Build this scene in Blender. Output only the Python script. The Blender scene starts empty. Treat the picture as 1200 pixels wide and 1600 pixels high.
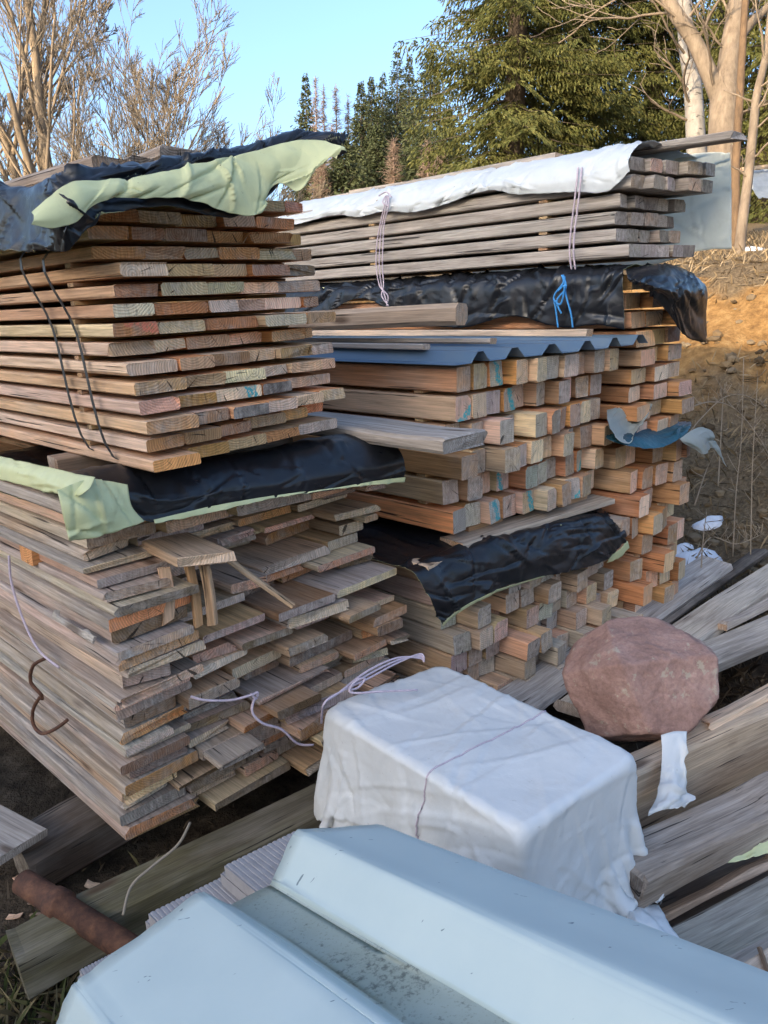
import bpy, math, random
import numpy as np
from mathutils import Vector, Matrix, noise as mnoise

# ------------------------------------------------------------------ camera, sky, sun, exposure
sc = bpy.context.scene
col = sc.collection
F, CX, CY = 1200.0, 600.0, 800.0
TH = math.atan(280 / 1200)
CAM = np.array([0, 0, 1.7])
cam_data = bpy.data.cameras.new('camera'); cam = bpy.data.objects.new('camera', cam_data); col.objects.link(cam)
cam_data.sensor_fit = 'VERTICAL'; cam_data.sensor_height = 36; cam_data.sensor_width = 36
cam_data.lens = 36 * F / 1600; cam_data.clip_start = 0.02; cam_data.clip_end = 2000
cam.location = CAM; cam.rotation_euler = (math.pi / 2 - TH, 0, 0)
sc.camera = cam

SUN_AZ = math.radians(38)          # behind the camera, to its left
SUN_EL = math.radians(15)
SDIR = np.array([-math.sin(SUN_AZ) * math.cos(SUN_EL), -math.cos(SUN_AZ) * math.cos(SUN_EL), math.sin(SUN_EL)])
world = bpy.data.worlds.new('World'); sc.world = world; world.use_nodes = True
wn = world.node_tree.nodes; bg = wn['Background']
sky = wn.new('ShaderNodeTexSky'); sky.sky_type = 'NISHITA'; sky.sun_disc = False
sky.sun_elevation = SUN_EL; sky.sun_rotation = math.atan2(SDIR[0], SDIR[1])
sky.altitude = 600; sky.air_density = 1.0; sky.dust_density = 7.0; sky.ozone_density = 3.0
world.node_tree.links.new(sky.outputs[0], bg.inputs[0]); bg.inputs[1].default_value = 0.15
sl = bpy.data.lights.new('sun', 'SUN'); sun = bpy.data.objects.new('sun', sl); col.objects.link(sun)
sl.energy = 2.0; sl.angle = math.radians(0.5); sl.color = (1.0, 0.80, 0.56)
sun.rotation_euler = Vector(-SDIR).to_track_quat('-Z', 'Y').to_euler()
sc.view_settings.view_transform = 'Standard'; sc.view_settings.look = 'None'
sc.view_settings.exposure = 1.9; sc.view_settings.gamma = 1.0; sc.view_settings.use_curve_mapping = False

# ------------------------------------------------------------------ geometry helpers
rng = random.Random(7)
fwv = np.array([0, math.cos(TH), -math.sin(TH)]); upv = np.array([0, math.sin(TH), math.cos(TH)]); rtv = np.array([1., 0, 0])
def ray(x, y): return rtv * (x - CX) / F + upv * (CY - y) / F + fwv
def atz(x, y, z): r = ray(x, y); return CAM + r * ((z - CAM[2]) / r[2])
def atd(x, y, d): return CAM + ray(x, y) * d
def plane(x, y, p0, n): r = ray(x, y); return CAM + r * (((p0 - CAM) @ n) / (r @ n))
def unit(v): v = np.asarray(v, float); return v / np.linalg.norm(v)
D = unit([-0.712, 0.702, 0]); WH = unit([0.702, 0.712, 0]); ZV = np.array([0, 0, 1.])
TL = math.radians(3.5)             # the yard climbs towards the bank, and the stacks with it
W = WH * math.cos(TL) + ZV * math.sin(TL)
U = np.cross(W, D)
P0 = atz(200, 1325, 0.2)           # lowest near corner of the big board stack
def L(d, w, u): return P0 + d * D + w * W + u * U
def LP(x, y, w): return plane(x, y, P0 + W * w, W)                 # on a long side of a stack
ENDN = unit(np.cross(W - 0.15 * D, U))
def EP(x, y, off=0.0): return plane(x, y, P0 - D * off, ENDN)      # on the end faces
def dwu(q): r = np.asarray(q) - P0; return r @ D, r @ W, r @ U
def fnoise(x, y, z=0.0): return mnoise.noise((x, y, z))

def creases(A, B, seed, per_area=90, wid=(.004, .02), amp=(.001, .006), ln=(.03, .22)):
    """sum of short straight fold lines over a sheet with surface coordinates A, B in metres"""
    rr = np.random.RandomState(int(seed * 100) % 9999); h = np.zeros_like(A)
    a0, a1, b0, b1 = A.min(), A.max(), B.min(), B.max(); K = int(min(400, max(8, per_area * (a1 - a0) * (b1 - b0))))
    main = rr.uniform(0, 3.14)
    for _ in range(K):
        ca, cb = rr.uniform(a0, a1), rr.uniform(b0, b1); th = main + rr.normal(0, .6) if rr.rand() < .6 else rr.uniform(0, 3.14)
        w_, l_ = rr.uniform(*wid), rr.uniform(*ln); am = rr.uniform(*amp) * (1 if rr.rand() < .6 else -1) * min(1, w_ / .008)
        n_ = (A - ca) * math.cos(th) + (B - cb) * math.sin(th); t_ = np.abs(-(A - ca) * math.sin(th) + (B - cb) * math.cos(th))
        h += am * np.clip(1 - np.abs(n_) / w_, 0, 1) * np.clip(1.5 * (1 - t_ / l_), 0, 1)
        h += am * .8 * np.clip(1 - np.abs(n_) / (w_ * 4), 0, 1) * np.clip(1 - t_ / l_, 0, 1) * np.sign(n_)
    return h
ORD = ['lowest', 'second', 'third', 'fourth', 'fifth', 'sixth', 'seventh', 'eighth', 'ninth', 'tenth', 'eleventh', 'twelfth',
       'thirteenth', 'fourteenth', 'fifteenth', 'sixteenth', 'seventeenth', 'eighteenth', 'nineteenth', 'twentieth',
       'twenty-first', 'twenty-second', 'twenty-third', 'twenty-fourth', 'twenty-fifth', 'twenty-sixth', 'twenty-seventh', 'twenty-eighth', 'twenty-ninth', 'thirtieth']
def nth(i): return 'first' if i == 0 else ORD[i]

def tag(o, label=None, cat=None, group=None, kind=None):
    if label: o['label'] = label
    if cat: o['category'] = cat
    if group: o['group'] = group
    if kind or label: o['kind'] = kind or 'thing'
    return o
def empty(name, loc=(0, 0, 0)):
    o = bpy.data.objects.new(name, None); o.location = loc; o.empty_display_size = 0.1; col.objects.link(o); return o
def mesh_obj(name, verts, faces, mats, parent=None, smooth=False, fmat=None, matrix=None):
    me = bpy.data.meshes.new(name)
    me.from_pydata([tuple(v) for v in verts], [], faces)
    for m in (mats if isinstance(mats, (list, tuple)) else [mats]): me.materials.append(m)
    if fmat is not None: me.polygons.foreach_set('material_index', fmat)
    if smooth: me.polygons.foreach_set('use_smooth', [True] * len(me.polygons))
    me.update()
    o = bpy.data.objects.new(name, me); col.objects.link(o)
    if matrix is not None: o.matrix_world = matrix
    if parent is not None:
        o.parent = parent
        o.matrix_parent_inverse = Matrix.Translation(-Vector(parent.location))
    return o
def fast_mesh(name, verts, polys, mats, parent=None, smooth=False):
    """verts (n,3), polys (m,k) arrays with k fixed"""
    me = bpy.data.meshes.new(name); verts = np.asarray(verts, np.float32); polys = np.asarray(polys, np.int32); k = polys.shape[1]
    me.vertices.add(len(verts)); me.vertices.foreach_set('co', verts.ravel())
    me.loops.add(polys.size); me.loops.foreach_set('vertex_index', polys.ravel())
    me.polygons.add(len(polys)); me.polygons.foreach_set('loop_start', np.arange(0, polys.size, k, dtype=np.int32))
    if smooth: me.polygons.foreach_set('use_smooth', [True] * len(polys))
    for m in (mats if isinstance(mats, (list, tuple)) else [mats]): me.materials.append(m)
    me.update(calc_edges=True); me.validate()
    o = bpy.data.objects.new(name, me); col.objects.link(o)
    if parent is not None:
        o.parent = parent; o.matrix_parent_inverse = Matrix.Translation(-Vector(parent.location))
    return o
def frame_matrix(o, x, y, z):
    m = Matrix.Identity(4)
    for i, a in enumerate((x, y, z)):
        for r in range(3): m[r][i] = float(a[r])
    for r in range(3): m[r][3] = float(o[r])
    return m

class Tubes:
    def __init__(s): s.v = []; s.f = []; s.q = []; s.n = 0
    def add(s, pts, rad, sides=5, cap=True):
        pts = np.asarray(pts, float); n = len(pts)
        rad = np.asarray(rad, float) if hasattr(rad, '__len__') else np.full(n, rad)
        t = np.empty_like(pts); t[1:-1] = pts[2:] - pts[:-2]; t[0] = pts[1] - pts[0]; t[-1] = pts[-1] - pts[-2]
        t /= np.sqrt((t * t).sum(1, keepdims=True)) + 1e-12
        ref = np.array([0.31, 0.23, 0.92]) if abs(t[0] @ (.31, .23, .92)) < .95 else np.array([1., 0, 0])
        a = np.cross(t, ref); a /= np.sqrt((a * a).sum(1, keepdims=True)) + 1e-12; c = np.cross(t, a)
        q = 2 * math.pi * np.arange(sides) / sides
        r_ = pts[:, None, :] + rad[:, None, None] * (a[:, None, :] * np.cos(q)[None, :, None] + c[:, None, :] * np.sin(q)[None, :, None])
        b = s.n; s.v.append(r_.reshape(-1, 3)); s.n += n * sides
        i = np.arange(n - 1)[:, None] * sides; k = np.arange(sides)[None, :]; k2 = (k + 1) % sides
        s.q.append(np.stack([b + i + k, b + i + k2, b + i + sides + k2, b + i + sides + k], -1).reshape(-1, 4))
        if cap: s.f.append(tuple(b + j for j in range(sides))[::-1]); s.f.append(tuple(b + (n - 1) * sides + j for j in range(sides)))
    def build(s, name, mat, parent=None):
        if not s.f: return fast_mesh(name, np.concatenate(s.v), np.concatenate(s.q), mat, parent, smooth=True)
        return mesh_obj(name, np.concatenate(s.v).tolist(), np.concatenate(s.q).tolist() + s.f, mat, parent, smooth=True)
def smooth_line(pts, n=8):
    pts = [np.asarray(p, float) for p in pts]; out = []
    for i in range(len(pts) - 1):
        a = pts[max(i - 1, 0)]; b = pts[i]; c = pts[i + 1]; d = pts[min(i + 2, len(pts) - 1)]
        for k in range(n):
            t = k / n
            out.append(.5 * (2 * b + (c - a) * t + (2 * a - 5 * b + 4 * c - d) * t * t + (3 * b - a - 3 * c + d) * t ** 3))
    out.append(pts[-1]); return out

# ------------------------------------------------------------------ material helpers
def new_mat(name):
    m = bpy.data.materials.new(name); m.use_nodes = True; nt = m.node_tree
    return m, nt, nt.nodes['Principled BSDF']
class G:
    def __init__(s, nt): s.nt = nt
    def n(s, t, **kw):
        nd = s.nt.nodes.new('ShaderNode' + t)
        for k, v in kw.items(): setattr(nd, k, v)
        return nd
    def put(s, inp, v):
        if isinstance(v, bpy.types.NodeSocket): s.nt.links.new(v, inp)
        elif isinstance(v, (tuple, list)) and len(v) == 3 and inp.type == 'RGBA': inp.default_value = (*v, 1)
        else: inp.default_value = v
    def math(s, op, a, b=0.0, clamp=False):
        nd = s.n('Math', operation=op); nd.use_clamp = clamp; s.put(nd.inputs[0], a); s.put(nd.inputs[1], b); return nd.outputs[0]
    def vmath(s, op, a, b=(0, 0, 0)):
        nd = s.n('VectorMath', operation=op); s.put(nd.inputs[0], a); s.put(nd.inputs[1], b); return nd.outputs[0]
    def mix(s, f, a, b, mode='MIX'):
        nd = s.n('Mix', data_type='RGBA', blend_type=mode); nd.clamp_factor = True
        s.put(nd.inputs[0], f); s.put(nd.inputs[6], a); s.put(nd.inputs[7], b); return nd.outputs[2]
    def noise(s, vec, scale=5.0, detail=4.0, rough=.55, dist=0.0):
        nd = s.n('TexNoise'); s.put(nd.inputs['Vector'], vec); s.put(nd.inputs['Scale'], scale); s.put(nd.inputs['Detail'], detail)
        s.put(nd.inputs['Roughness'], rough); s.put(nd.inputs['Distortion'], dist); return nd.outputs[0]
    def voro(s, vec, scale=5.0, feature='F1'):
        nd = s.n('TexVoronoi', feature=feature); s.put(nd.inputs['Vector'], vec); s.put(nd.inputs['Scale'], scale); return nd
    def ramp(s, f, stops):
        nd = s.n('ValToRGB'); el = nd.color_ramp.elements
        while len(el) < len(stops): el.new(.5)
        for e, (p, c) in zip(el, stops):
            e.position = p; e.color = (*c, 1) if isinstance(c, (tuple, list)) else (c, c, c, 1)
        s.put(nd.inputs[0], f); return nd.outputs[0]
    def rng(s, v, a, b, c=0.0, d=1.0):
        nd = s.n('MapRange'); nd.clamp = True
        for i, q in enumerate((v, a, b, c, d)): s.put(nd.inputs[i], q)
        return nd.outputs[0]
    def bump(s, h, strength=.3, dist=.01, normal=None):
        nd = s.n('Bump'); s.put(nd.inputs['Height'], h); nd.inputs['Strength'].default_value = strength; nd.inputs['Distance'].default_value = dist
        if normal is not None: s.put(nd.inputs['Normal'], normal)
        return nd.outputs[0]

def wood_coords(g):
    tc = g.n('TexCoord'); oi = g.n('ObjectInfo')
    sh = g.n('CombineXYZ'); r = oi.outputs['Random']
    for i, k in enumerate((7.3, 13.7, 5.1)): g.put(sh.inputs[i], g.math('MULTIPLY', r, k))
    return tc.outputs['Object'], g.vmath('ADD', tc.outputs['Object'], sh.outputs[0]), r
def mat_wood(name='sawn_wood'):
    m, nt, bs = new_mat(name); g = G(nt)
    obj, v, rnd = wood_coords(g)
    at = g.n('Attribute', attribute_name='tint')
    st = g.noise(g.vmath('MULTIPLY', v, (46, 2.6, 46)), 1.0, 7, .66, .5)
    fine = g.noise(g.vmath('MULTIPLY', v, (190, 5, 190)), 1.0, 3, .6)
    big = g.noise(g.vmath('MULTIPLY', v, (5, 2.2, 5)), 1.0, 4, .6)
    fresh = g.mix(1.0, at.outputs['Color'], g.ramp(st, [(.25, (.62, .56, .5)), (.5, (1, .98, .95)), (.8, (1.18, 1.12, 1.05))]), 'MULTIPLY')
    grey = g.ramp(st, [(.22, (.12, .10, .085)), (.42, (.32, .275, .235)), (.6, (.45, .39, .335)), (.78, (.64, .57, .50))])
    fac = g.math('ADD', at.outputs['Alpha'], g.math('MULTIPLY', g.math('SUBTRACT', big, .5), 1.5), True)
    c = g.mix(fac, fresh, grey)
    # knots
    vo = g.voro(g.vmath('MULTIPLY', v, (7, 2.1, 7)), 1.0)
    kn = g.rng(vo.outputs['Distance'], .07, .15, 1.0, 0.0)
    c = g.mix(g.math('MULTIPLY', kn, .75), c, (.07, .035, .018))
    # stains and checks
    stain = g.rng(g.noise(g.vmath('MULTIPLY', v, (11, 3, 11)), 1.0, 5, .7), .58, .74, 0, .38)
    c = g.mix(stain, c, (.12, .08, .056))
    chk = g.rng(g.noise(g.vmath('MULTIPLY', v, (85, 1.7, 85)), 1.0, 3, .5), .655, .685, 0, .85)
    c = g.mix(chk, c, (.02, .016, .013))
    c = g.mix(.45, c, g.ramp(fine, [(.3, (.4, .4, .4)), (.7, (1.45, 1.45, 1.45))]), 'MULTIPLY')
    g.put(bs.inputs['Base Color'], c); bs.inputs['Roughness'].default_value = .85; bs.inputs['Specular IOR Level'].default_value = .25
    h = g.math('ADD', g.math('MULTIPLY', st, .6), g.math('SUBTRACT', g.math('MULTIPLY', fine, .4), g.math('MULTIPLY', chk, .8)))
    g.put(bs.inputs['Normal'], g.bump(h, .55, .006)); return m
def mat_end(name='end_grain', paint=None, ang=.3):
    m, nt, bs = new_mat(name); g = G(nt)
    obj, v, rnd = wood_coords(g)
    at = g.n('Attribute', attribute_name='tint')
    sx = g.n('SeparateXYZ'); g.put(sx.inputs[0], obj)
    x = g.math('ADD', sx.outputs[0], g.math('MULTIPLY', g.math('SUBTRACT', rnd, .5), .16))
    z = g.math('SUBTRACT', sx.outputs[2], g.math('MULTIPLY', g.math('FRACT', g.math('MULTIPLY', rnd, 37.3)), .16))
    flat = g.vmath('MULTIPLY', v, (1, 0.0, 1))
    wob = g.noise(flat, 18, 3, .5)
    r = g.math('ADD', g.math('SQRT', g.math('ADD', g.math('MULTIPLY', x, x), g.math('MULTIPLY', z, z))), g.math('MULTIPLY', wob, .018))
    ring = g.math('SINE', g.math('MULTIPLY', r, 880))
    c = g.mix(1.0, at.outputs['Color'], g.ramp(g.rng(ring, -1, 1), [(0, (.8, .74, .68)), (.6, (1, 1, 1)), (1, (1.07, 1.05, 1.03))]), 'MULTIPLY')
    blot = g.noise(v, 16, 5, .65)
    grey = g.ramp(g.noise(v, 60, 4, .6), [(.25, (.15, .118, .095)), (.5, (.40, .335, .28)), (.8, (.66, .57, .48))])
    fac = g.math('ADD', at.outputs['Alpha'], g.math('MULTIPLY', g.math('SUBTRACT', blot, .5), 2.2), True)
    c = g.mix(fac, c, grey)
    saw = g.noise(g.vmath('MULTIPLY', v, (150, 1, 16)), 1.0, 3, .6)
    c = g.mix(.6, c, g.ramp(saw, [(.3, (.6, .6, .6)), (.7, (1.32, 1.32, 1.32))]), 'MULTIPLY')
    mold = g.rng(g.noise(v, 30, 4, .7), .64, .74, 0, .55); c = g.mix(mold, c, (.09, .07, .058))
    # radial checks
    angn = g.math('ARCTAN2', z, x)
    cv = g.n('CombineXYZ'); g.put(cv.inputs[0], g.math('MULTIPLY', angn, 6)); g.put(cv.inputs[1], g.math('MULTIPLY', rnd, 50)); g.put(cv.inputs[2], g.math('MULTIPLY', r, 5))
    chk = g.rng(g.noise(cv.outputs[0], 2.2, 2, .4), .68, .71, 0, .85)
    c = g.mix(chk, c, (.02, .015, .012))
    if paint:
        q = g.math('ADD', g.math('MULTIPLY', sx.outputs[0], math.cos(ang)), g.math('MULTIPLY', sx.outputs[2], math.sin(ang)))
        q = g.math('SUBTRACT', q, g.math('MULTIPLY', g.math('SUBTRACT', rnd, .2), .06))
        q = g.math('ABSOLUTE', g.math('ADD', q, g.math('MULTIPLY', g.math('SUBTRACT', g.noise(v, 40, 3), .5), .05)))
        msk = g.rng(q, .010, .017, .9, 0); msk = g.math('MULTIPLY', msk, g.rng(g.noise(v, 120, 3), .36, .5))
        c = g.mix(msk, c, paint)
    g.put(bs.inputs['Base Color'], c); bs.inputs['Roughness'].default_value = .9; bs.inputs['Specular IOR Level'].default_value = .2
    g.put(bs.inputs['Normal'], g.bump(g.math('SUBTRACT', g.math('ADD', saw, g.math('MULTIPLY', ring, .15)), chk), .7, .005)); return m
WOOD = mat_wood(); END = mat_end(); END_TEAL = mat_end('end_grain_teal_mark', (.03, .36, .40)); END_TEAL2 = mat_end('end_grain_teal_slash', (.05, .42, .44), -.9)
END_RED = mat_end('end_grain_red_mark', (.72, .22, .13), 1.2)

def board(name, o, ax, length, w, h, tint, weather, etint, eweather, r, end=None, jag=.008, cham=.004, bow=.004, wane=0.0, rough=.0012, taper=0.0):
    """one sawn piece: x across, y away along its length, z up; its near end face carries its own material"""
    X, Y, Z = ax
    secs = [0.0, .025, .18, .5, length * .5, length * .8, length - .02, length]
    secs = sorted(set(min(s, length) for s in secs if s <= length))
    hw = w / 2; sxk = r.uniform(-1, 1) * jag / max(hw, .02); szk = r.uniform(-1, 1) * jag / max(h, .02) * .6
    bx = r.uniform(-bow, bow); vs = []; fs = []; fm = []
    cs = [cham * r.uniform(.5, 1.6) for _ in range(4)]
    if wane: cs[r.choice((2, 3))] = wane
    for i, y in enumerate(secs):
        k = y / length
        ox = bx * math.sin(math.pi * k) * 2
        h2 = h - r.uniform(0, rough * 2); a = hw - r.uniform(0, rough)
        c = [q * (1 + .5 * fnoise(y * 3, q * 900, j)) for j, q in enumerate(cs)]
        c = [min(q, h * .42, hw * .8) for q in c]
        ring = [(-a + c[0], 0), (a - c[1], 0), (a, c[1]), (a, h2 - c[2]), (a - c[2], h2), (-a + c[3], h2), (-a, h2 - c[3]), (-a, c[0])]
        for (x, z) in ring:
            yy = y
            if i == 0: yy = sxk * x + szk * (z - h / 2) + r.uniform(0, jag * .5)
            if i == 1: yy = y + sxk * x + szk * (z - h / 2)
            vs.append((x + ox + r.uniform(-rough, rough) * .5, yy, z))
    if jag > .012:
        for _ in range(r.randint(1, 2)):
            k = r.randrange(8); vs[k] = (vs[k][0] * .93, vs[k][1] + r.uniform(.008, .02), vs[k][2])
    n = len(secs)
    for i in range(n - 1):
        for k in range(8):
            k2 = (k + 1) % 8; fs.append((i * 8 + k, i * 8 + k2, (i + 1) * 8 + k2, (i + 1) * 8 + k)); fm.append(0)
    fs.append(tuple(range(8))[::-1]); fm.append(1); fs.append(tuple((n - 1) * 8 + k for k in range(8))); fm.append(1)
    ob = mesh_obj(name, vs, fs, [WOOD, end or END], fmat=fm, matrix=frame_matrix(o, X, Y, Z))
    ca = ob.data.color_attributes.new('tint', 'FLOAT_COLOR', 'CORNER'); arr = []
    for p in ob.data.polygons:
        arr += ([*etint, eweather] if p.material_index else [*tint, weather]) * p.loop_total
    ca.data.foreach_set('color', arr)
    return ob
def stackboard(name, d0, length, w0, w1, u0, u1, *a, **k):
    return board(name, L(d0, (w0 + w1) / 2, u0), (W, D, U), length, w1 - w0, u1 - u0, *a, **k)
def piece(name, p, q, w, h, roll, *a, **k):
    """one sawn piece between two points (centre of the under side); roll turns it about its length"""
    p = np.asarray(p, float); q = np.asarray(q, float); Y = unit(q - p); X = unit(np.cross(Y, ZV)); Z = np.cross(X, Y)
    c, s = math.cos(roll), math.sin(roll); X2 = X * c + Z * s; Z2 = Z * c - X * s
    return board(name, p, (X2, Y, Z2), float(np.linalg.norm(q - p)), w, h, *a, **k)
def vary(c, r, a=.12):
    a *= 1.6; k = 1 + r.uniform(-a, a) - .03; return tuple(max(0.01, x * k * (1 + r.uniform(-a, a) * .4)) for x in c)
ORANGE = (.70, .33, .135); TAN = (.67, .42, .25); PALE = (.80, .57, .385); GREYW = (.52, .43, .355); BROWN = (.27, .165, .095); DARK = (.10, .085, .075)

# ------------------------------------------------------------------ ground
def prof(s):
    xs = [-30, -1.2, 0, 1.6, 2.6, 3.9, 5.6, 6.05, 6.7, 7.3, 9.0, 60, 200]
    zs = [-.5, -.16, -.10, .06, .16, .27, 1.02, 1.55, 2.12, 2.36, 2.7, 10.2, 26]
    return float(np.interp(s, xs, zs))
PW = float(P0 @ WH)
def ground_z(x, y):
    s = .702 * x + .712 * y - PW
    b = math.exp(-((s - 6.2) / 1.1) ** 2)
    s2 = s + b * (.55 * fnoise(x * .5, y * .5, 3) + .22 * fnoise(x * 1.7, y * 1.7, 9))
    amp = .02 + .05 * min(max((s - 3) / 2, 0), 1)
    return prof(s2) + amp * fnoise(x * 2.1, y * 2.1, 1) + .5 * amp * fnoise(x * 6, y * 6, 2) + b * .05 * fnoise(x * 9, y * 9, 5)
def build_ground():
    ax = np.concatenate([np.linspace(-150, -14, 18), np.arange(-13, 13, .14), np.linspace(13.5, 150, 20)])
    ay = np.concatenate([np.linspace(-60, -2.2, 14), np.arange(-2, 12, .12), np.linspace(12.3, 30, 30), np.linspace(32, 220, 24)])
    vs = [(x, y, ground_z(x, y)) for y in ay for x in ax]; nx = len(ax)
    fs = [(j * nx + i, j * nx + i + 1, (j + 1) * nx + i + 1, (j + 1) * nx + i) for j in range(len(ay) - 1) for i in range(nx - 1)]
    m, nt, bs = new_mat('soil_and_dry_turf'); g = G(nt)
    ge = g.n('NewGeometry'); pos = ge.outputs['Position']; sp = g.n('SeparateXYZ'); g.put(sp.inputs[0], pos)
    s = g.math('SUBTRACT', g.math('ADD', g.math('MULTIPLY', sp.outputs[0], .702), g.math('MULTIPLY', sp.outputs[1], .712)), PW)
    n1 = g.noise(pos, 1.3, 5, .6); n2 = g.noise(pos, 9, 6, .7); n3 = g.noise(pos, 40, 4, .7)
    soil = g.ramp(n2, [(.3, (.03, .022, .015)), (.55, (.09, .067, .046)), (.8, (.20, .155, .11))])
    straw = g.ramp(n3, [(.25, (.075, .052, .032)), (.55, (.20, .145, .085)), (.8, (.32, .25, .16))])
    clay = g.ramp(n2, [(.25, (.11, .06, .026)), (.5, (.28, .158, .06)), (.62, (.36, .22, .09)), (.85, (.46, .34, .19))])
    sn = g.math('ADD', s, g.math('MULTIPLY', g.math('SUBTRACT', n1, .5), 1.6))
    c = g.mix(g.rng(sn, 3.0, 4.2, 0, .8), soil, straw)
    c = g.mix(g.math('MULTIPLY', g.rng(sn, 5.4, 5.75), g.rng(sn, 6.75, 7.05, 1, 0)), c, clay)
    c = g.mix(g.rng(sn, 6.8, 7.1), c, straw)
    c = g.mix(g.rng(s, 16, 40, 0, .6), c, g.mix(n1, (.20, .15, .08), (.10, .10, .045)))
    g.put(bs.inputs['Base Color'], c); bs.inputs['Roughness'].default_value = .95; bs.inputs['Specular IOR Level'].default_value = .1
    g.put(bs.inputs['Normal'], g.bump(g.math('ADD', n2, g.math('MULTIPLY', n3, .5)), .9, .05))
    o = mesh_obj('ground', vs, fs, m, smooth=True); tag(o, kind='structure')
build_ground()

# ------------------------------------------------------------------ unseen building added behind the photographer to throw shade over the yard
def flat_mat(name, c, rough=.8, var=.2, scale=6):
    m, nt, bs = new_mat(name); g = G(nt); tc = g.n('TexCoord')
    n = g.noise(tc.outputs['Object'], scale, 5, .65)
    g.put(bs.inputs['Base Color'], g.mix(1.0, c, g.ramp(n, [(.25, 1 - var * 1.5), (.5, 1.0), (.75, 1 + var)]), 'MULTIPLY'))
    bs.inputs['Roughness'].default_value = rough; return m
def build_shade_caster():
    sd = unit([SDIR[0], SDIR[1], 0]); px = np.array([-sd[1], sd[0], 0])   # px along the ridge
    base = sd * 11.0; base[2] = -.35
    t = empty('shade_caster', base); tag(t, 'unseen plastered building added behind the photographer to shade the yard', 'shade_caster')
    M = frame_matrix(base, px, sd, ZV)
    def pt(a, b, z): return np.array(M @ Vector((a, b, z)))
    hl = 8.5; dep = 7.0; ev = SHADE_CASTER_EAVE; rg = SHADE_CASTER_EAVE + 2.3
    wall = flat_mat('shade_caster_plaster', (.5, .46, .4)); roof = flat_mat('shade_caster_roof', (.16, .07, .05)); dk = flat_mat('shade_caster_boards', (.13, .09, .06))
    v = [pt(a, b, z) for z in (0, ev) for (a, b) in ((-hl, 0), (hl, 0), (hl, dep), (-hl, dep))] + [pt(-hl, dep / 2, rg), pt(hl, dep / 2, rg)]
    mesh_obj('wall', v, [(0, 1, 5, 4), (1, 2, 6, 9, 5), (2, 3, 7, 6), (3, 0, 4, 8, 7)], wall, t)
    for s in (0, 1):
        b0 = -.5 if s == 0 else dep + .5; sl = (rg - ev) / (dep / 2); z0 = ev - .5 * sl
        q = [pt(-hl - .4, b0, z0 + .02), pt(hl + .4, b0, z0 + .02), pt(hl + .4, dep / 2, rg + .02), pt(-hl - .4, dep / 2, rg + .02)]
        q += [p + ZV * .1 for p in q]
        mesh_obj('roof_slope', q, [(0, 3, 2, 1), (4, 5, 6, 7), (0, 1, 5, 4), (1, 2, 6, 5), (2, 3, 7, 6), (3, 0, 4, 7)], roof, t)
    for a, w_, z0, z1 in ((-4, 2.6, 0, 2.7), (2.2, 1.0, 1.1, 2.2), (5.0, 1.0, 1.1, 2.2)):
        q = [pt(a + x, b, z) for b in (-.05, .02) for (x, z) in ((0, z0), (w_, z0), (w_, z1), (0, z1))]
        mesh_obj('door' if z0 == 0 else 'window', q, [(0, 1, 2, 3), (0, 4, 5, 1), (1, 5, 6, 2), (2, 6, 7, 3), (3, 7, 4, 0)], dk, t)
SHADE_CASTER_EAVE = 5.3
build_shade_caster()
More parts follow.
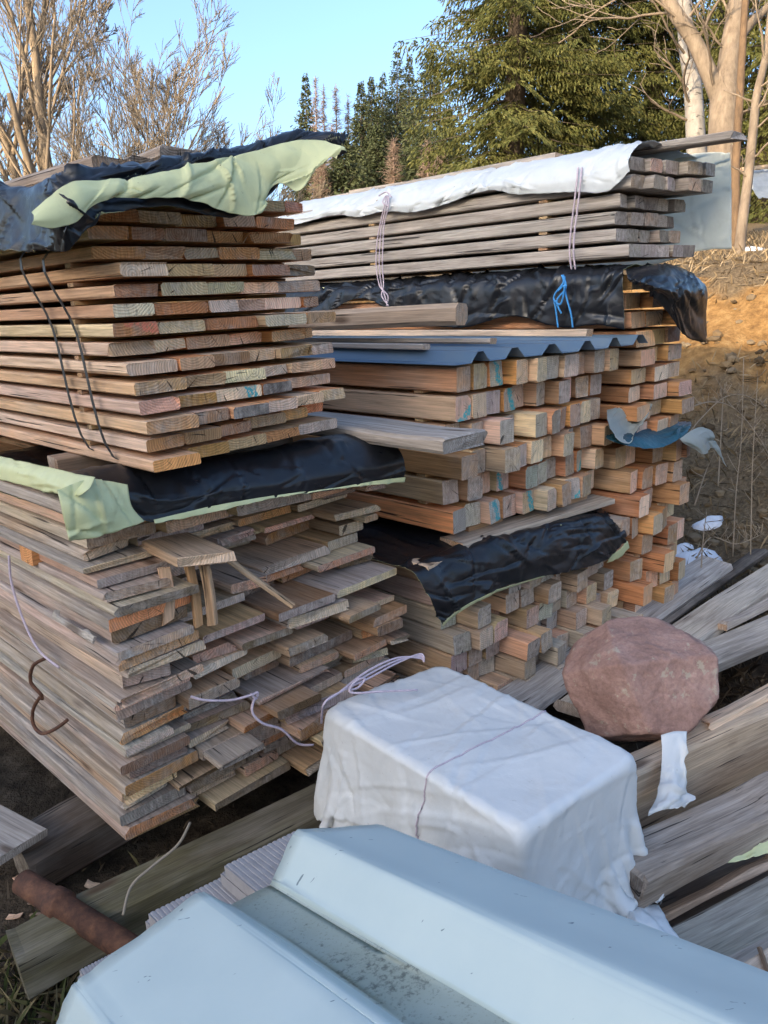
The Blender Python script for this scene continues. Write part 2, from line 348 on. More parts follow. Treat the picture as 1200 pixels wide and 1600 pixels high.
# ------------------------------------------------------------------ board stacks
def col_tint(r, kinds):
    return vary(r.choice(kinds), r)
BACK = 4.6
LAT = (.46, .29, .15)
def stack_strapped():
    """thirteen layers of edge-trimmed boards under two steel bands"""
    r = random.Random(11); n = 15; u0 = 1.154; pit = .0472; th = .0325
    dl = [-.235, -.20, -.225, -.19, -.18, -.16, -.10, -.11, -.12, -.13, -.19, -.06, -.05, .0, .02]     # from the lowest layer
    dr = [-.10, -.06, -.14, -.105, -.085, -.085, -.04, -.11, -.106, -.07, -.048, -.027, -.01, -.0, .0]
    wl = .12; wr = .84
    for i in range(n):
        ub = u0 + i * pit; cur = (wl if i < 14 else .42) + r.uniform(-.006, .006); j = 0
        ws = []
        while cur < wr - .05:
            b = r.uniform(.10, .165)
            if cur + b > wr - .06: b = wr - cur + r.uniform(-.01, .015)
            ws.append((cur, cur + b)); cur += b + r.uniform(.001, .006)
        for j, (a, b) in enumerate(ws):
            k = ((a + b) / 2 - wl) / (wr - wl); d = dl[i] * (1 - k) + dr[i] * k + (r.uniform(-.022, .03) if j else 0)
            if j and r.random() < .18: d += r.uniform(.02, .06)
            low = i < 4
            tint = vary(r.choice([ORANGE, TAN, ORANGE, PALE] if j else [TAN, PALE]), r)
            we = (.30 if low else .08) if j == 0 else (-.05 if not low else .1)
            et = vary(r.choice([ORANGE, PALE, TAN, ORANGE, PALE, (.66, .42, .25), (.4, .23, .13)]), r, .2); ew = r.choice([-.2, .0, .1, .25, .4, .15])
            end = END
            if i == 7 and j == 0: end = END_RED
            if (i, j) in ((2, 2), (3, 3)): et = DARK; ew = .5
            if (i, j) == (3, 2): end = END_TEAL
            o = stackboard('board', d, BACK - .3 + r.uniform(-.2, .2), a, b, ub, ub + th * r.uniform(.96, 1.03), tint, we, et, ew, r, end=end, jag=r.choice([.003, .006, .012, .016]))
            tag(o, f'sawn board, {nth(j)} from the corner in the {nth(n - 1 - i)} layer down of the strapped stack', 'board', 'boards of the strapped stack')
        if i:   # the spacer laths between the layers
            for s, dd in enumerate((.13 + r.uniform(-.03, .03), .95)):
                o = board('spacer_lath', L(dd, wl + .004, ub - (pit - th) + .001), (D, W, U), wr - wl - .012, .03, pit - th - .002, vary(LAT, r), .1, vary(LAT, r), .1, r, jag=.002, cham=.001)
                tag(o, f'thin spacer lath under the {nth(n - 1 - i)} layer of the strapped stack, {("nearest its end faces", "midway along it", "far along it")[s]}', 'lath', 'spacer laths of the strapped stack')
    for s, dd in enumerate((.25, 1.5, 2.9)):
        o = board('bearer', L(dd, .06, 1.052), (D, W, U), .84, .09, .1, BROWN, .3, BROWN, .4, r); 
        tag(o, ['bearer timber across the tarpaulin under the strapped stack, the nearest', 'bearer timber under the strapped stack, the middle one', 'bearer timber under the strapped stack, the farthest'][s], 'timber', 'bearers under the strapped stack')
stack_strapped()

def interp2(u, pts): return float(np.interp(u, [p[0] for p in pts], [p[1] for p in pts]))
def stack_loose():
    """the big unstickered stack of boards with its ragged ends"""
    r = random.Random(5); u = 0.0; i = 0; layers = []
    while u < .985:
        t = r.uniform(.024, .043); layers.append((u, min(t, 1.02 - u))); u += t + r.uniform(.001, .004)
    n = len(layers)
    edge = [(0, 0), (.2, -.037), (.36, -.06), (.5, -.09), (.68, -.12), (.78, -.14), (.84, -.05), (.9, .03), (.96, .02), (1.1, .06)]
    for i, (ub, t) in enumerate(layers):
        cur = r.uniform(-.015, .03) ; j = 0; right = 1.06 + r.uniform(-.05, .03)
        if i == 0: right = .72
        if i == 1: right = .9
        while cur < right - .06:
            b = r.uniform(.13, .25) if r.random() < .75 else r.uniform(.24, .31)
            if cur + b > right - .07: b = right - cur
            k = (cur + b / 2)
            d = interp2(ub, edge) if j == 0 else None
            if j == 0: d += r.uniform(-.03, .03)
            else:
                base = -.13 * k + interp2(ub, [(0, .0), (.3, .02), (.55, .03), (.66, .06), (.74, .13), (.82, .18), (.885, .21), (.9, .02), (1.1, -.02)]) * (1 if k > .3 else .5)
                d = base + r.uniform(-.11, .09)
                if r.random() < .14: d += .09
            low = ub < .55
            tint = vary(r.choice([TAN, PALE, GREYW, TAN, (.40, .25, .14)]), r, .15)
            we = r.uniform(.5, .85) if j == 0 else (r.uniform(.15, .6) if low else r.uniform(-.05, .35))
            et = vary(r.choice([TAN, PALE, PALE, ORANGE, GREYW, BROWN]), r, .18); ew = r.uniform(.05, .6)
            jag = r.choice([.004, .008, .014, .02]); wane = r.choice([0, 0, 0, .016, .022])
            tt = t - r.uniform(0, .004)
            end = END_RED if (j == 3 and i == n - 7) else END
            o = stackboard('board', d, BACK + r.uniform(-.3, .5), cur, cur + b, ub, ub + tt, tint, we, et, ew, r, end=end, jag=jag, wane=wane, bow=.012, rough=.002, cham=.004)
            tag(o, f'grey-brown board, {nth(j)} from the corner in the {nth(i)} layer up of the loose stack', 'board', 'boards of the ragged loose stack')
            cur += b + r.uniform(.003, .016); j += 1
stack_loose()

def beam_stack(seed, rows, ncol, u0, pit, h, wl, wr, dfun, group, labelfmt, tints, wea, sticker=None, end_paint=None, endw=(.05, .5), length=3.8, name='beam', wpick=None, skip=(), end_tints=None):
    r = random.Random(seed); cw = (wr - wl) / ncol
    for i in range(rows):
        ub = u0 + i * pit
        for j in range(ncol):
            if (i, j) in skip: continue
            a = wl + j * cw + r.uniform(.0, .004); b = wl + (j + 1) * cw - r.uniform(.003, .012)
            d = dfun(i, j, (a + b) / 2, r)
            tint = vary(r.choice(tints), r, .15); we = r.uniform(*wea) + (.1 if j == 0 else 0)
            et = vary(r.choice(end_tints or [TAN, PALE, PALE, (.5, .35, .23), GREYW, (.55, .5, .43), (.62, .47, .35)]), r, .16); ew = r.uniform(*endw)
            end = END
            if end_paint and r.random() < end_paint: end = r.choice([END_TEAL, END_TEAL2])
            o = stackboard(name, d, length + r.uniform(-.15, .15), a, b, ub, ub + h * r.uniform(.95, 1.0), tint, we, et, ew, r, end=end, jag=r.choice([.002, .004, .008, .012]), cham=.004, bow=.002, wane=r.choice([0, 0, 0, 0, .012, .018]))
            tag(o, labelfmt.format(c=nth(j), r=nth(i), rt=nth(rows - 1 - i)), 'beam' if name == 'beam' else 'plank', group)
        if sticker and i:
            for s, dd in enumerate((.42, 1.5) if pit < .1 else (.16,)):
                o = board('spacer_lath', L(dd - .15 * wl, wl + .01, ub - (pit - h) + .001), (D, W, U), wr - wl - .02, .045, pit - h - .002, vary(LAT, r), .2, vary(LAT, r), .2, r, jag=.002, cham=.001)
                tag(o, f'spacer lath under the {nth(i)} {sticker}, {("near its ends", "farther along it")[s]}', 'lath', 'spacer laths, ' + sticker)
# squared beams, upper bundle under the blue sheet
beam_stack(21, 6, 10, .69, .1055, .092, 1.30, 2.22, lambda i, j, w, r: -.155 * w + r.uniform(-.045, .045) + (.05 if j > 6 else 0) + (.03 * math.sin(i * 2.1)), 'beams under the blue sheet',
           'squared beam, {c} along the {r} row up of the bundle under the blue sheet', [TAN, (.52, .28, .13), PALE, ORANGE], (-.1, .22), 'beam row up beneath the blue sheet', .16, endw=(.15, .6))
# squared beams, lower bundle on the ground
beam_stack(22, 7, 11, -.03, .087, .084, 1.24, 2.26, lambda i, j, w, r: -.155 * w + r.uniform(-.10, .07) - (.05 if i < 3 else 0), 'beams of the low bundle on the ground',
           'squared beam, {c} along the {r} row up of the low bundle by the ground', [TAN, (.40, .25, .14), GREYW], (.1, .45), None, None, endw=(.25, .75))
# the far stack beside the bank: lower beams, upper planks
FRESH = [(.60, .30, .14), (.56, .34, .185), (.48, .235, .10)]
beam_stack(23, 8, 5, .04, .1035, .0995, 2.30, 2.80, lambda i, j, w, r: -.16 * w + r.uniform(-.07, .09) - (.04 if i < 2 else 0), 'beams of the orange stack near the bank',
           'orange sawn beam, {c} along the {r} row up of the stack near the bank', FRESH, (-.2, .15), None, None, endw=(-.05, .4), end_tints=[(.55, .33, .19), PALE, TAN, PALE])
beam_stack(24, 9, 3, .905, .079, .068, 2.31, 2.74, lambda i, j, w, r: -.155 * w + r.uniform(-.04, .05) + (.03 if i > 6 else 0) - (.08 if i in (1, 2) and j == 2 else 0), 'planks of the orange stack near the bank',
           'thick orange plank, {c} along the {r} row up, above the blue tarpaulin near the bank', FRESH, (-.2, .1), None, None, endw=(-.1, .45), name='plank', end_tints=[(.58, .36, .21), PALE, PALE, TAN])
# grey weathered stack on top
GR = [GREYW, (.26, .24, .215), (.22, .2, .18)]
S5D = [-.345, -.28, -.275, -.285, -.33, -.33, -.33]
beam_stack(25, 6, 5, 1.668, .0665, .0535, 2.28, 2.86, lambda i, j, w, r: S5D[i] - (w - 2.28) * (.02 if i < 4 else .22) + r.uniform(-.02, .02) * (j > 0), 'grey planks roped on the orange stack',
           'weathered grey plank, {c} along the {r} layer up of the roped grey stack', GR, (.75, .95), 'layer up of the roped grey stack', None, endw=(.35, .8), name='plank', end_tints=[GREYW, (.33, .26, .2), TAN, (.2, .16, .13)], length=3.4)

# ------------------------------------------------------------------ single pieces lying about the stacks
r1 = random.Random(77)
def one(label, name, cat, p, q, w, h, roll=0, tint=TAN, we=.3, et=TAN, ew=.3, **k):
    return tag(piece(name, p, q, w, h, roll, tint, we, et, ew, r1, **k), label, cat)
one('wide weathered plank with a split end between the strapped stack and the beams', 'plank', 'plank', L(-.50, 1.02, 1.09), L(2.6, 1.0, 1.11), .27, .05, 0, GREYW, .8, GREYW, .6, jag=.03, rough=.004, cham=.008)
one('squared timber with a rounded end lying over the blue sheet', 'timber', 'timber', atd(722, 508, 3.02), L(2.6, 1.30, 1.39), .11, .085, 0, (.50, .36, .25), .05, TAN, .2, cham=.016)
one('grey plank on the tarpaulin beside the foot of the strapped stack', 'plank', 'plank', L(-.13, .03, 1.045), L(3.6, .0, 1.05), .15, .035, 0, GREYW, .7, TAN, .4)
one('dark timber lying on top of the tarpaulin, nearest the bare trees', 'timber', 'timber', EP(180, 272, -.03), L(2.4, .05, 1.86), .115, .04, 0, BROWN, .55, BROWN, .3, cham=.01)
one('short dark timber on the tarpaulin, in the middle of three', 'timber', 'timber', EP(224, 263, -.06), L(1.9, .34, 1.87), .075, .028, 0, BROWN, .6, BROWN, .4)
one('dark timber on the tarpaulin, nearest its turned-up corner', 'timber', 'timber', EP(288, 259, -.08), L(2.0, .50, 1.87), .14, .045, 0, BROWN, .6, (.2, .14, .1), .5, cham=.012)
# battens on the blue sheet and boards on the low bundle
one('thin batten on the blue sheet, the shortest and nearest', 'batten', 'batten', L(-.04, 1.36, 1.3585), L(2.2, 1.40, 1.3585), .05, .022, 0, GREYW, .6, TAN, .4)
one('thin batten on the blue sheet, second from the strapped stack', 'batten', 'batten', L(-.12, 1.66, 1.3585), L(2.2, 1.60, 1.3585), .055, .024, 0, GREYW, .55, TAN, .4)
one('long pale batten along the far side of the blue sheet', 'batten', 'batten', L(-.27, 2.12, 1.3585), L(2.2, 2.10, 1.3585), .05, .03, 0, PALE, .45, TAN, .3)
one('pale board across the black tarpaulin on the low bundle', 'board', 'board', L(-.17, 1.32, .632), L(-.30, 2.22, .632), .13, .026, 0, (.46, .37, .28), .35, TAN, .3)
one('second board across the low bundle under the middle of the beams', 'board', 'board', L(1.3, 1.3, .617), L(1.25, 2.22, .617), .12, .05, 0, TAN, .3, TAN, .3)
one('short board end beside the pale board on the low bundle', 'board', 'board', L(-.24, 1.17, .595), L(1.3, 1.14, .60), .13, .032, 0, PALE, .2, PALE, .3)
# two lath chocks carrying the beams
for k, (dd, w0) in enumerate(((-.11, 1.45), (-.2, 1.95))):
    one(['short offcut wedged under the near beams above the pale board', 'short offcut wedged under the far beams above the pale board'][k], 'offcut', 'offcut', L(dd, w0, .645), L(dd - .02, w0 + .2, .645), .09, .04, 0, (.44, .27, .15), .1, TAN, .2)
# laths leaning in the face of the loose stack
one('broken plank end jutting from the upper face of the ragged loose stack', 'plank', 'plank', EP(325, 884, .20), L(1.0, .36, .86), .15, .03, 0, (.5, .34, .22), .1, PALE, .1, jag=.025)
one('upright split lath propped in the ragged stack, nearest the corner', 'lath', 'lath', EP(262, 972, .07), EP(255, 886, .05), .035, .02, 0, TAN, .2, PALE, .2, jag=.012)
one('upright lath propped in the ragged stack, in the middle', 'lath', 'lath', EP(308, 980, .09), EP(292, 880, .05), .028, .018, 0, (.45, .27, .14), 0, PALE, .1, jag=.012)
one('upright lath propped in the ragged stack under the broken plank', 'lath', 'lath', EP(330, 980, .11), EP(316, 884, .12), .032, .02, 0, (.5, .33, .2), 0, PALE, .1, jag=.012)
one('slanting lath sticking out of the ragged stack', 'lath', 'lath', EP(456, 950, .17), EP(352, 876, .10), .035, .016, 0, (.52, .34, .2), 0, PALE, .1, jag=.012)
one('splintered plank end low in the face of the ragged stack', 'plank', 'plank', EP(385, 1192, .13), L(1.2, .42, .18), .17, .03, .05, (.44, .37, .3), .5, GREYW, .5, jag=.045, rough=.004)
# long plank and offcuts on top of the grey stack
one('long dark plank lying askew on top of the roped grey stack', 'plank', 'plank', LP(1158, 218, 2.62), LP(560, 312, 2.60) + U * .02, .15, .032, .12, (.2, .18, .165), .8, GREYW, .8, jag=.03)
one('second grey plank on the white sheet behind the long one', 'plank', 'plank', LP(880, 254, 2.45) + U * .005, LP(520, 318, 2.5), .13, .03, 0, GREYW, .8, TAN, .4)
# bearers and old timbers under the loose stack
OLD = (.16, .13, .10)
def gp(x, y, z): return atz(x, y, z)
one('mossy old timber on the soil in front of the loose stack', 'timber', 'timber', gp(34, 1545, -.06), gp(640, 1235, .05), .17, .17, 0, (.13, .11, .06), .12, (.15, .13, .07), .1, rough=.006, cham=.02, jag=.01)
one('dark bearer timber running under the loose stack, near its corner', 'timber', 'timber', gp(40, 1385, -.05), L(.42, 1.3, -.19), .2, .17, 0, (.10, .072, .052), .1, OLD, .3, rough=.006, cham=.02)
one('dark bearer timber deep under the loose stack', 'timber', 'timber', L(1.9, -.1, -.19), L(1.9, 1.2, -.19), .16, .17, 0, OLD, .3, OLD, .3, rough=.005, cham=.015)
one('grey plank end reaching in at the edge beside the rusty pipe', 'plank', 'plank', gp(38, 1330, .16), gp(-420, 1080, .16), .17, .03, 0, (.40, .37, .34), .8, GREYW, .5)
# old timber heap beside the boulder
HEAP = (.45, .39, .31)
one('long silvery plank running beside the foot of the beam stacks', 'plank', 'plank', gp(800, 1108, .30), gp(1118, 884, .42), .2, .045, -.12, (.5, .47, .44), .8, GREYW, .5, rough=.009, cham=.012, jag=.03)
one('black barked slab lying against the silvery plank', 'slab', 'timber', gp(905, 1070, .30), gp(1190, 868, .40), .1, .05, .2, (.06, .05, .042), .25, OLD, .3, rough=.008, cham=.015)
one('broad pale plank under the back of the red boulder', 'plank', 'plank', gp(900, 1120, .36), gp(1290, 850, .46), .2, .05, .1, (.60, .53, .43), .45, GREYW, .5, rough=.009, cham=.01)
one('grey plank behind the red boulder', 'plank', 'plank', gp(1060, 1055, .37), gp(1420, 900, .42), .16, .05, -.1, HEAP, .65, GREYW, .5, rough=.005)
one('thick brown timber on edge under the red boulder', 'timber', 'timber', gp(945, 1330, .20), gp(1420, 1090, .22), .1, .27, 0, (.55, .42, .30), .12, TAN, .3, rough=.005, cham=.012)
one('cracked squared beam with a rotten flank beside the white package', 'beam', 'beam', gp(962, 1402, .27), gp(1420, 1175, .34), .15, .1, 0, (.24, .17, .115), .5, (.13, .10, .08), .4, rough=.008, cham=.012, jag=.03)
one('dark flat board low in the heap', 'board', 'board', gp(1030, 1460, .13), gp(1420, 1280, .17), .2, .03, .05, (.15, .12, .10), .25, OLD, .4, rough=.004)
one('greenish weathered plank low in the heap', 'plank', 'plank', gp(1050, 1530, .19), gp(1430, 1330, .24), .2, .045, -.05, (.33, .31, .24), .6, GREYW, .4, rough=.006, cham=.01)
one('weathered plank at the very bottom of the heap', 'plank', 'plank', gp(1090, 1640, .22), gp(1440, 1420, .26), .24, .045, 0, (.36, .31, .25), .6, GREYW, .4, rough=.006)
one('thin broken stick on the lowest plank of the heap', 'stick', 'stick', gp(1200, 1525, .30), gp(1186, 1484, .31), .012, .012, 0, BROWN, .3, BROWN, .3)

one('orange bearer end jutting from the long side of the loose stack', 'bearer', 'timber', LP(42, 880, -.015), LP(42, 880, -.015) + W * .5, .1, .05, 0, ORANGE, -.2, ORANGE, -.1)
one('strip of pale bark on the long side of the loose stack', 'bark_strip', 'bark', LP(84, 966, -.035), LP(146, 1006, -.03), .02, .03, .3, (.5, .45, .38), .5, GREYW, .4, rough=.008, jag=.02)
rc = random.Random(31)
for k in range(26):
    a = rc.uniform(0, 3.14); c = atz(rc.uniform(10, 330), rc.uniform(1380, 1500), -.09); c[2] = ground_z(c[0], c[1]) + .004; e = np.array([math.cos(a), math.sin(a), rc.uniform(-.1, .25)]) * rc.uniform(.03, .09)
    o = piece('wood_chip', c, c + e, rc.uniform(.008, .025), .005, rc.uniform(-.4, .4), vary(rc.choice([TAN, BROWN, GREYW, PALE]), rc), .3, TAN, .3, rc, jag=.006, cham=.001)
    tag(o, 'small pale or brown wood chip on the dark soil by the rusty pipe', 'wood chip', 'wood chips on the soil')

one('narrow splintered board leaning on the brown timber right of the boulder', 'board', 'board', gp(1098, 1140, .46), gp(1340, 1010, .48), .07, .028, .3, PALE, .35, TAN, .3, jag=.03, rough=.006)
one('short broken lath between the cracked beam and the dark board', 'lath', 'lath', gp(1010, 1452, .19), gp(1210, 1350, .25), .05, .025, .5, TAN, .4, PALE, .2, jag=.03, rough=.005)
one('pale split board lying over the lowest plank of the heap', 'board', 'board', gp(1085, 1590, .27), gp(1290, 1455, .30), .08, .022, -.2, PALE, .45, PALE, .2, jag=.04, rough=.005)
one('rough grey batten above the plank behind the boulder', 'batten', 'batten', gp(1128, 985, .44), gp(1340, 880, .48), .06, .035, .2, GREYW, .55, TAN, .4, jag=.02, rough=.006)
# ------------------------------------------------------------------ sheets: tarpaulins, foils, cloth
def cr(a, n):
    """smooth interpolation along axis 0, tangents scaled to the spacing so that uneven spacing does not overshoot"""
    a = np.asarray(a, float); m = len(a); t = np.linspace(0, m - 1, n); out = []
    seg = np.linalg.norm(a[1:] - a[:-1], axis=-1, keepdims=True) + 1e-9
    tan = np.empty_like(a); tan[0] = (a[1] - a[0]) / seg[0]; tan[-1] = (a[-1] - a[-2]) / seg[-1]
    for i in range(1, m - 1):
        v0 = (a[i] - a[i - 1]) / seg[i - 1]; v1 = (a[i + 1] - a[i]) / seg[i]; tan[i] = (v0 * seg[i] + v1 * seg[i - 1]) / (seg[i] + seg[i - 1])
    for s in t:
        i = min(int(s), m - 2); f = s - i; h = seg[i]
        out.append((2 * f ** 3 - 3 * f * f + 1) * a[i] + (f ** 3 - 2 * f * f + f) * h * tan[i] + (3 * f * f - 2 * f ** 3) * a[i + 1] + (f ** 3 - f * f) * h * tan[i + 1])
    return np.array(out)
def grid_faces(n, m): return [(i * m + j, i * m + j + 1, (i + 1) * m + j + 1, (i + 1) * m + j) for i in range(n - 1) for j in range(m - 1)]
def sheet(name, ctrl, n, m, mats, amp=.008, sc_=(9, 5), seed=0.0, thick=.0008, parent=None, hemfray=.004, flip=False):
    n = int(n * 1.6); m = int(m * 1.6); g = cr(ctrl, n); g = np.stack([cr(g[i], m) for i in range(n)])
    du = np.gradient(g, axis=0); dv = np.gradient(g, axis=1); nn = np.cross(dv, du); nn /= (np.linalg.norm(nn, axis=2, keepdims=True) + 1e-9)
    if flip: nn = -nn
    # arc-length coordinates, so folds keep their size
    su = np.cumsum(np.linalg.norm(du, axis=2), axis=0); sv = np.cumsum(np.linalg.norm(dv, axis=2), axis=1)
    hh = creases(su, sv, seed + .37, 150, (.003, .016), (amp * .12, amp * .75))
    for i in range(n):
        for j in range(m):
            a, b = su[i, j], sv[i, j]
            w1 = fnoise(a * sc_[0] * .8 + b * 3, b * sc_[1] * .8 - a * 4, seed); w2 = fnoise(a * sc_[0] * 2.3 - b * 7, b * sc_[1] * 2.6, seed + 5)
            hh[i, j] += amp * .8 * ((.4 - abs(w1)) + (.3 - abs(w2)) * .45)
    g = g + nn * hh[..., None]
    for j in range(m): g[-1, j] += unit(g[-1, j] - g[-2, j]) * hemfray * fnoise(sv[-1, j] * 30, seed, 2)
    o = mesh_obj(name, g.reshape(-1, 3), [f[::-1] for f in grid_faces(n, m)], mats, parent, smooth=True)
    md = o.modifiers.new('thickness', 'SOLIDIFY'); md.thickness = thick; md.offset = 0
    if len(mats) > 1: md.material_offset = 1; md.material_offset_rim = 1
    return o
def plastic(name, c, rough=.35, crump=.5, c2=None, scale=22, trans=0.0, dirt=0.0, dirtc=(.16, .13, .09)):
    m, nt, bs = new_mat(name); g = G(nt); tc = g.n('TexCoord'); v = tc.outputs['Object']
    wv = g.vmath('ADD', v, g.vmath('SCALE', g.vmath('ADD', v, (0, 0, 0))))
    n1 = g.noise(v, scale, 3, .55, 1.5); n2 = g.noise(v, scale * 3.2, 3, .6, .8)
    rid = g.math('ABSOLUTE', g.math('SUBTRACT', n1, .5))
    cc = g.mix(g.rng(g.noise(v, 7, 4, .6), .4, .65), c, c2 or tuple(x * .8 for x in c))
    if dirt:
        d = g.rng(g.noise(v, 12, 6, .75), .54, .75, 0, dirt); cc = g.mix(d, cc, dirtc)
        d2 = g.rng(g.noise(v, 75, 3, .6), .70, .74, 0, dirt); cc = g.mix(d2, cc, tuple(x * .35 for x in dirtc))
    g.put(bs.inputs['Base Color'], cc); g.put(bs.inputs['Roughness'], g.rng(n2, .3, .7, rough * .8, rough * 1.3))
    g.put(bs.inputs['Normal'], g.bump(g.math('ADD', rid, g.math('MULTIPLY', n2, .25)), crump, .02))
    if trans:
        tr = g.n('BsdfTranslucent'); g.put(tr.inputs[0], cc); mx = g.n('MixShader'); mx.inputs[0].default_value = trans
        out = nt.nodes['Material Output']; nt.links.new(bs.outputs[0], mx.inputs[1]); nt.links.new(tr.outputs[0], mx.inputs[2]); nt.links.new(mx.outputs[0], out.inputs[0])
    return m
BLACK = plastic('black_foil', (.008, .009, .011), .34, .16, (.013, .014, .018), 6, dirt=.05, dirtc=(.08, .07, .06))
GREEN = plastic('pale_green_foil', (.62, .63, .34), .5, .12, (.54, .56, .31), 8, dirt=.3, dirtc=(.30, .28, .18))
WHITE = plastic('white_foil', (.62, .64, .63), .45, .15, (.56, .58, .58), 12, dirt=.25, dirtc=(.45, .40, .32))
MILK = plastic('milky_foil', (.84, .86, .80), .5, .2, (.78, .81, .75), 10, trans=.65, dirt=.2, dirtc=(.4, .4, .33))
TEAL = plastic('teal_tarpaulin', (.008, .055, .085), .5, .4, (.01, .08, .12), 12, dirt=.1)
PACK = plastic('white_wrapping', (.67, .67, .65),   .42, .10, (.61, .62, .61), 9, dirt=.22, dirtc=(.42, .36, .27))

# over the strapped stack
t = empty('tarpaulin', L(0, .4, 1.8)); tag(t, 'black tarpaulin with a turned-back pale green edge on top of the strapped stack', 'tarpaulin')
top = [LP(-90, 318, .07), LP(0, 300, .07), LP(62, 287, .07), EP(118, 268, .15), EP(200, 262, .13), EP(300, 247, .12), EP(400, 229, .11), EP(446, 215, .11), EP(480, 208, .13), EP(510, 212, .16), EP(538, 221, .2)]
hem = [LP(-90, 418, .03), LP(0, 392, .03), LP(72, 391, .02), EP(114, 384, .19), EP(150, 345, .19), EP(250, 323, .155), EP(375, 336, .15), EP(425, 300, .14), EP(450, 262, .14), EP(490, 240, .16), EP(530, 227, .2)]
back = [(L(dwu(p)[0] + .1, .55, 1.87) if i < 3 else L(.7, max(dwu(p)[1], .3), 1.875)) for i, p in enumerate(top)]; mid = [.5 * a + .5 * b for a, b in zip(top, hem)]
mid[3] = mid[3] - D * .04 - W * .03
sheet('main_sheet', [back, [.75 * p + .25 * b + U * .004 for p, b in zip(top, back)], top, mid, hem], 46, 130, [BLACK, GREEN], .022, (5, 8), 1.3, parent=t)
up_ = [(48, 330), (75, 308), (110, 284), (160, 282), (230, 273), (300, 258), (360, 243), (410, 232), (442, 222), (477, 216), (507, 219), (534, 226)]
lo_ = [(50, 352), (85, 356), (118, 350), (150, 320), (235, 309), (300, 312), (350, 330), (407, 334), (436, 286), (464, 299), (498, 264), (532, 232)]
of = [.20, .20, .20, .18, .175, .165, .155, .15, .15, .17, .20, .24]
a_ = [EP(x, y, f) for (x, y), f in zip(up_, of)]; b_ = [EP(x, y, f + .025) for (x, y), f in zip(lo_, of)]
sheet('turned_back_edge', [a_, [.66 * p + .34 * q - D * .012 for p, q in zip(a_, b_)], [.3 * p + .7 * q - D * .010 for p, q in zip(a_, b_)], b_], 30, 150, [GREEN, BLACK], .016, (7, 6), 4.4, parent=t)

# between the strapped and the loose stack
t = empty('tarpaulin', L(0, .4, 1.03)); tag(t, 'black tarpaulin with pale green underside between the strapped and the loose stack', 'tarpaulin')
tp = [EP(120, 752, .12), EP(180, 748, .11), EP(250, 752, .09), EP(330, 740, .09), EP(430, 728, .09), EP(520, 716, .09), EP(590, 704, .09), EP(622, 697, .08)]
hm = [EP(140, 778, .16), EP(196, 800, .15), EP(240, 814, .14), EP(320, 795, .13), EP(420, 777, .13), EP(520, 764, .125), EP(600, 751, .12), EP(632, 747, .11)]
sheet('main_sheet', [[L(1.2, max(dwu(p)[1], .0), 1.037) for p in tp], [L(.3, max(dwu(p)[1], .0), 1.037) for p in tp], tp, [.5 * a + .5 * b - D * .02 for a, b in zip(tp, hm)], hm, [p + ZV * -.004 for p in hm]], 34, 90, [BLACK, GREEN], .010, (7, 6), 2.2, parent=t)
sheet('green_hem', [[p - D * .004 + ZV * .004 for p in hm[2:]], [p - D * .006 - ZV * (.006 + .007 * math.sin(i * 1.7)) for i, p in enumerate(hm[2:])]], 6, 90, [GREEN], .010, (16, 16), 7, parent=t)
sheet('green_side_edge', [[LP(-160, 690, -.02), LP(-60, 702, -.02), LP(0, 713, -.02), LP(70, 728, -.02), LP(150, 747, -.03)], [LP(-160, 706, -.05), LP(-60, 722, -.05), LP(0, 733, -.05), LP(70, 748, -.05), LP(140, 762, -.06)],
      [LP(-160, 718, -.055), LP(-60, 738, -.055), LP(0, 750, -.055), LP(60, 766, -.055), LP(100, 781, -.06)]], 10, 40, [GREEN, BLACK], .008, (6, 5), 8, parent=t)
sheet('green_corner_flap', [[EP(90, 766, .20), EP(125, 752, .19), EP(168, 750, .16), EP(200, 757, .155)], [EP(97, 800, .21), EP(135, 790, .215), EP(175, 785, .20), EP(207, 790, .17)], [EP(108, 846, .2), EP(145, 842, .21), EP(190, 828, .2), EP(228, 815, .165)]], 24, 24, [GREEN, BLACK], .010, (6, 9), 3, parent=t)

# on the low beam bundle
t = empty('tarpaulin', L(-.2, 1.7, .6)); tag(t, 'crumpled black tarpaulin hanging over the front of the low beam bundle', 'tarpaulin')
tp = [EP(645, 893, .07), EP(690, 876, .06), EP(760, 850, .07), EP(840, 829, .07), EP(905, 812, .07), EP(945, 808, .07), EP(972, 824, .07)]
hm = [EP(691, 976, .13), EP(706, 962, .13), EP(760, 930, .13), EP(850, 901, .13), EP(905, 890, .13), EP(950, 873, .12), EP(978, 846, .1)]
bk = [L(dwu(p)[0] + .10, dwu(p)[1], max(.605, dwu(p)[2] + .004)) for p in tp]; bk2 = [L(1.6, min(max(dwu(p)[1], 1.26), 2.25), .606) for p in tp]
md_ = [.5 * a + .5 * b - D * .015 for a, b in zip(tp, hm)]
sheet('main_sheet', [bk2, bk, tp, md_, hm], 44, 80, [BLACK, GREEN], .014, (7, 7), 5.1, parent=t)
sheet('green_hem', [[p - D * .003 + ZV * .003 for p in hm[:4]], [p + D * .004 - ZV * (.012 if i < 3 else .003) + W * .01 for i, p in enumerate(hm[:4])]], 4, 30, [GREEN], .003, (9, 9), 2, parent=t)
sheet('green_corner', [[EP(952, 872, .1), EP(968, 858, .1), EP(981, 845, .09)], [EP(948, 880, .085), EP(968, 872, .085), EP(984, 856, .08)]], 5, 14, [GREEN], .003, (9, 9), 3, parent=t)

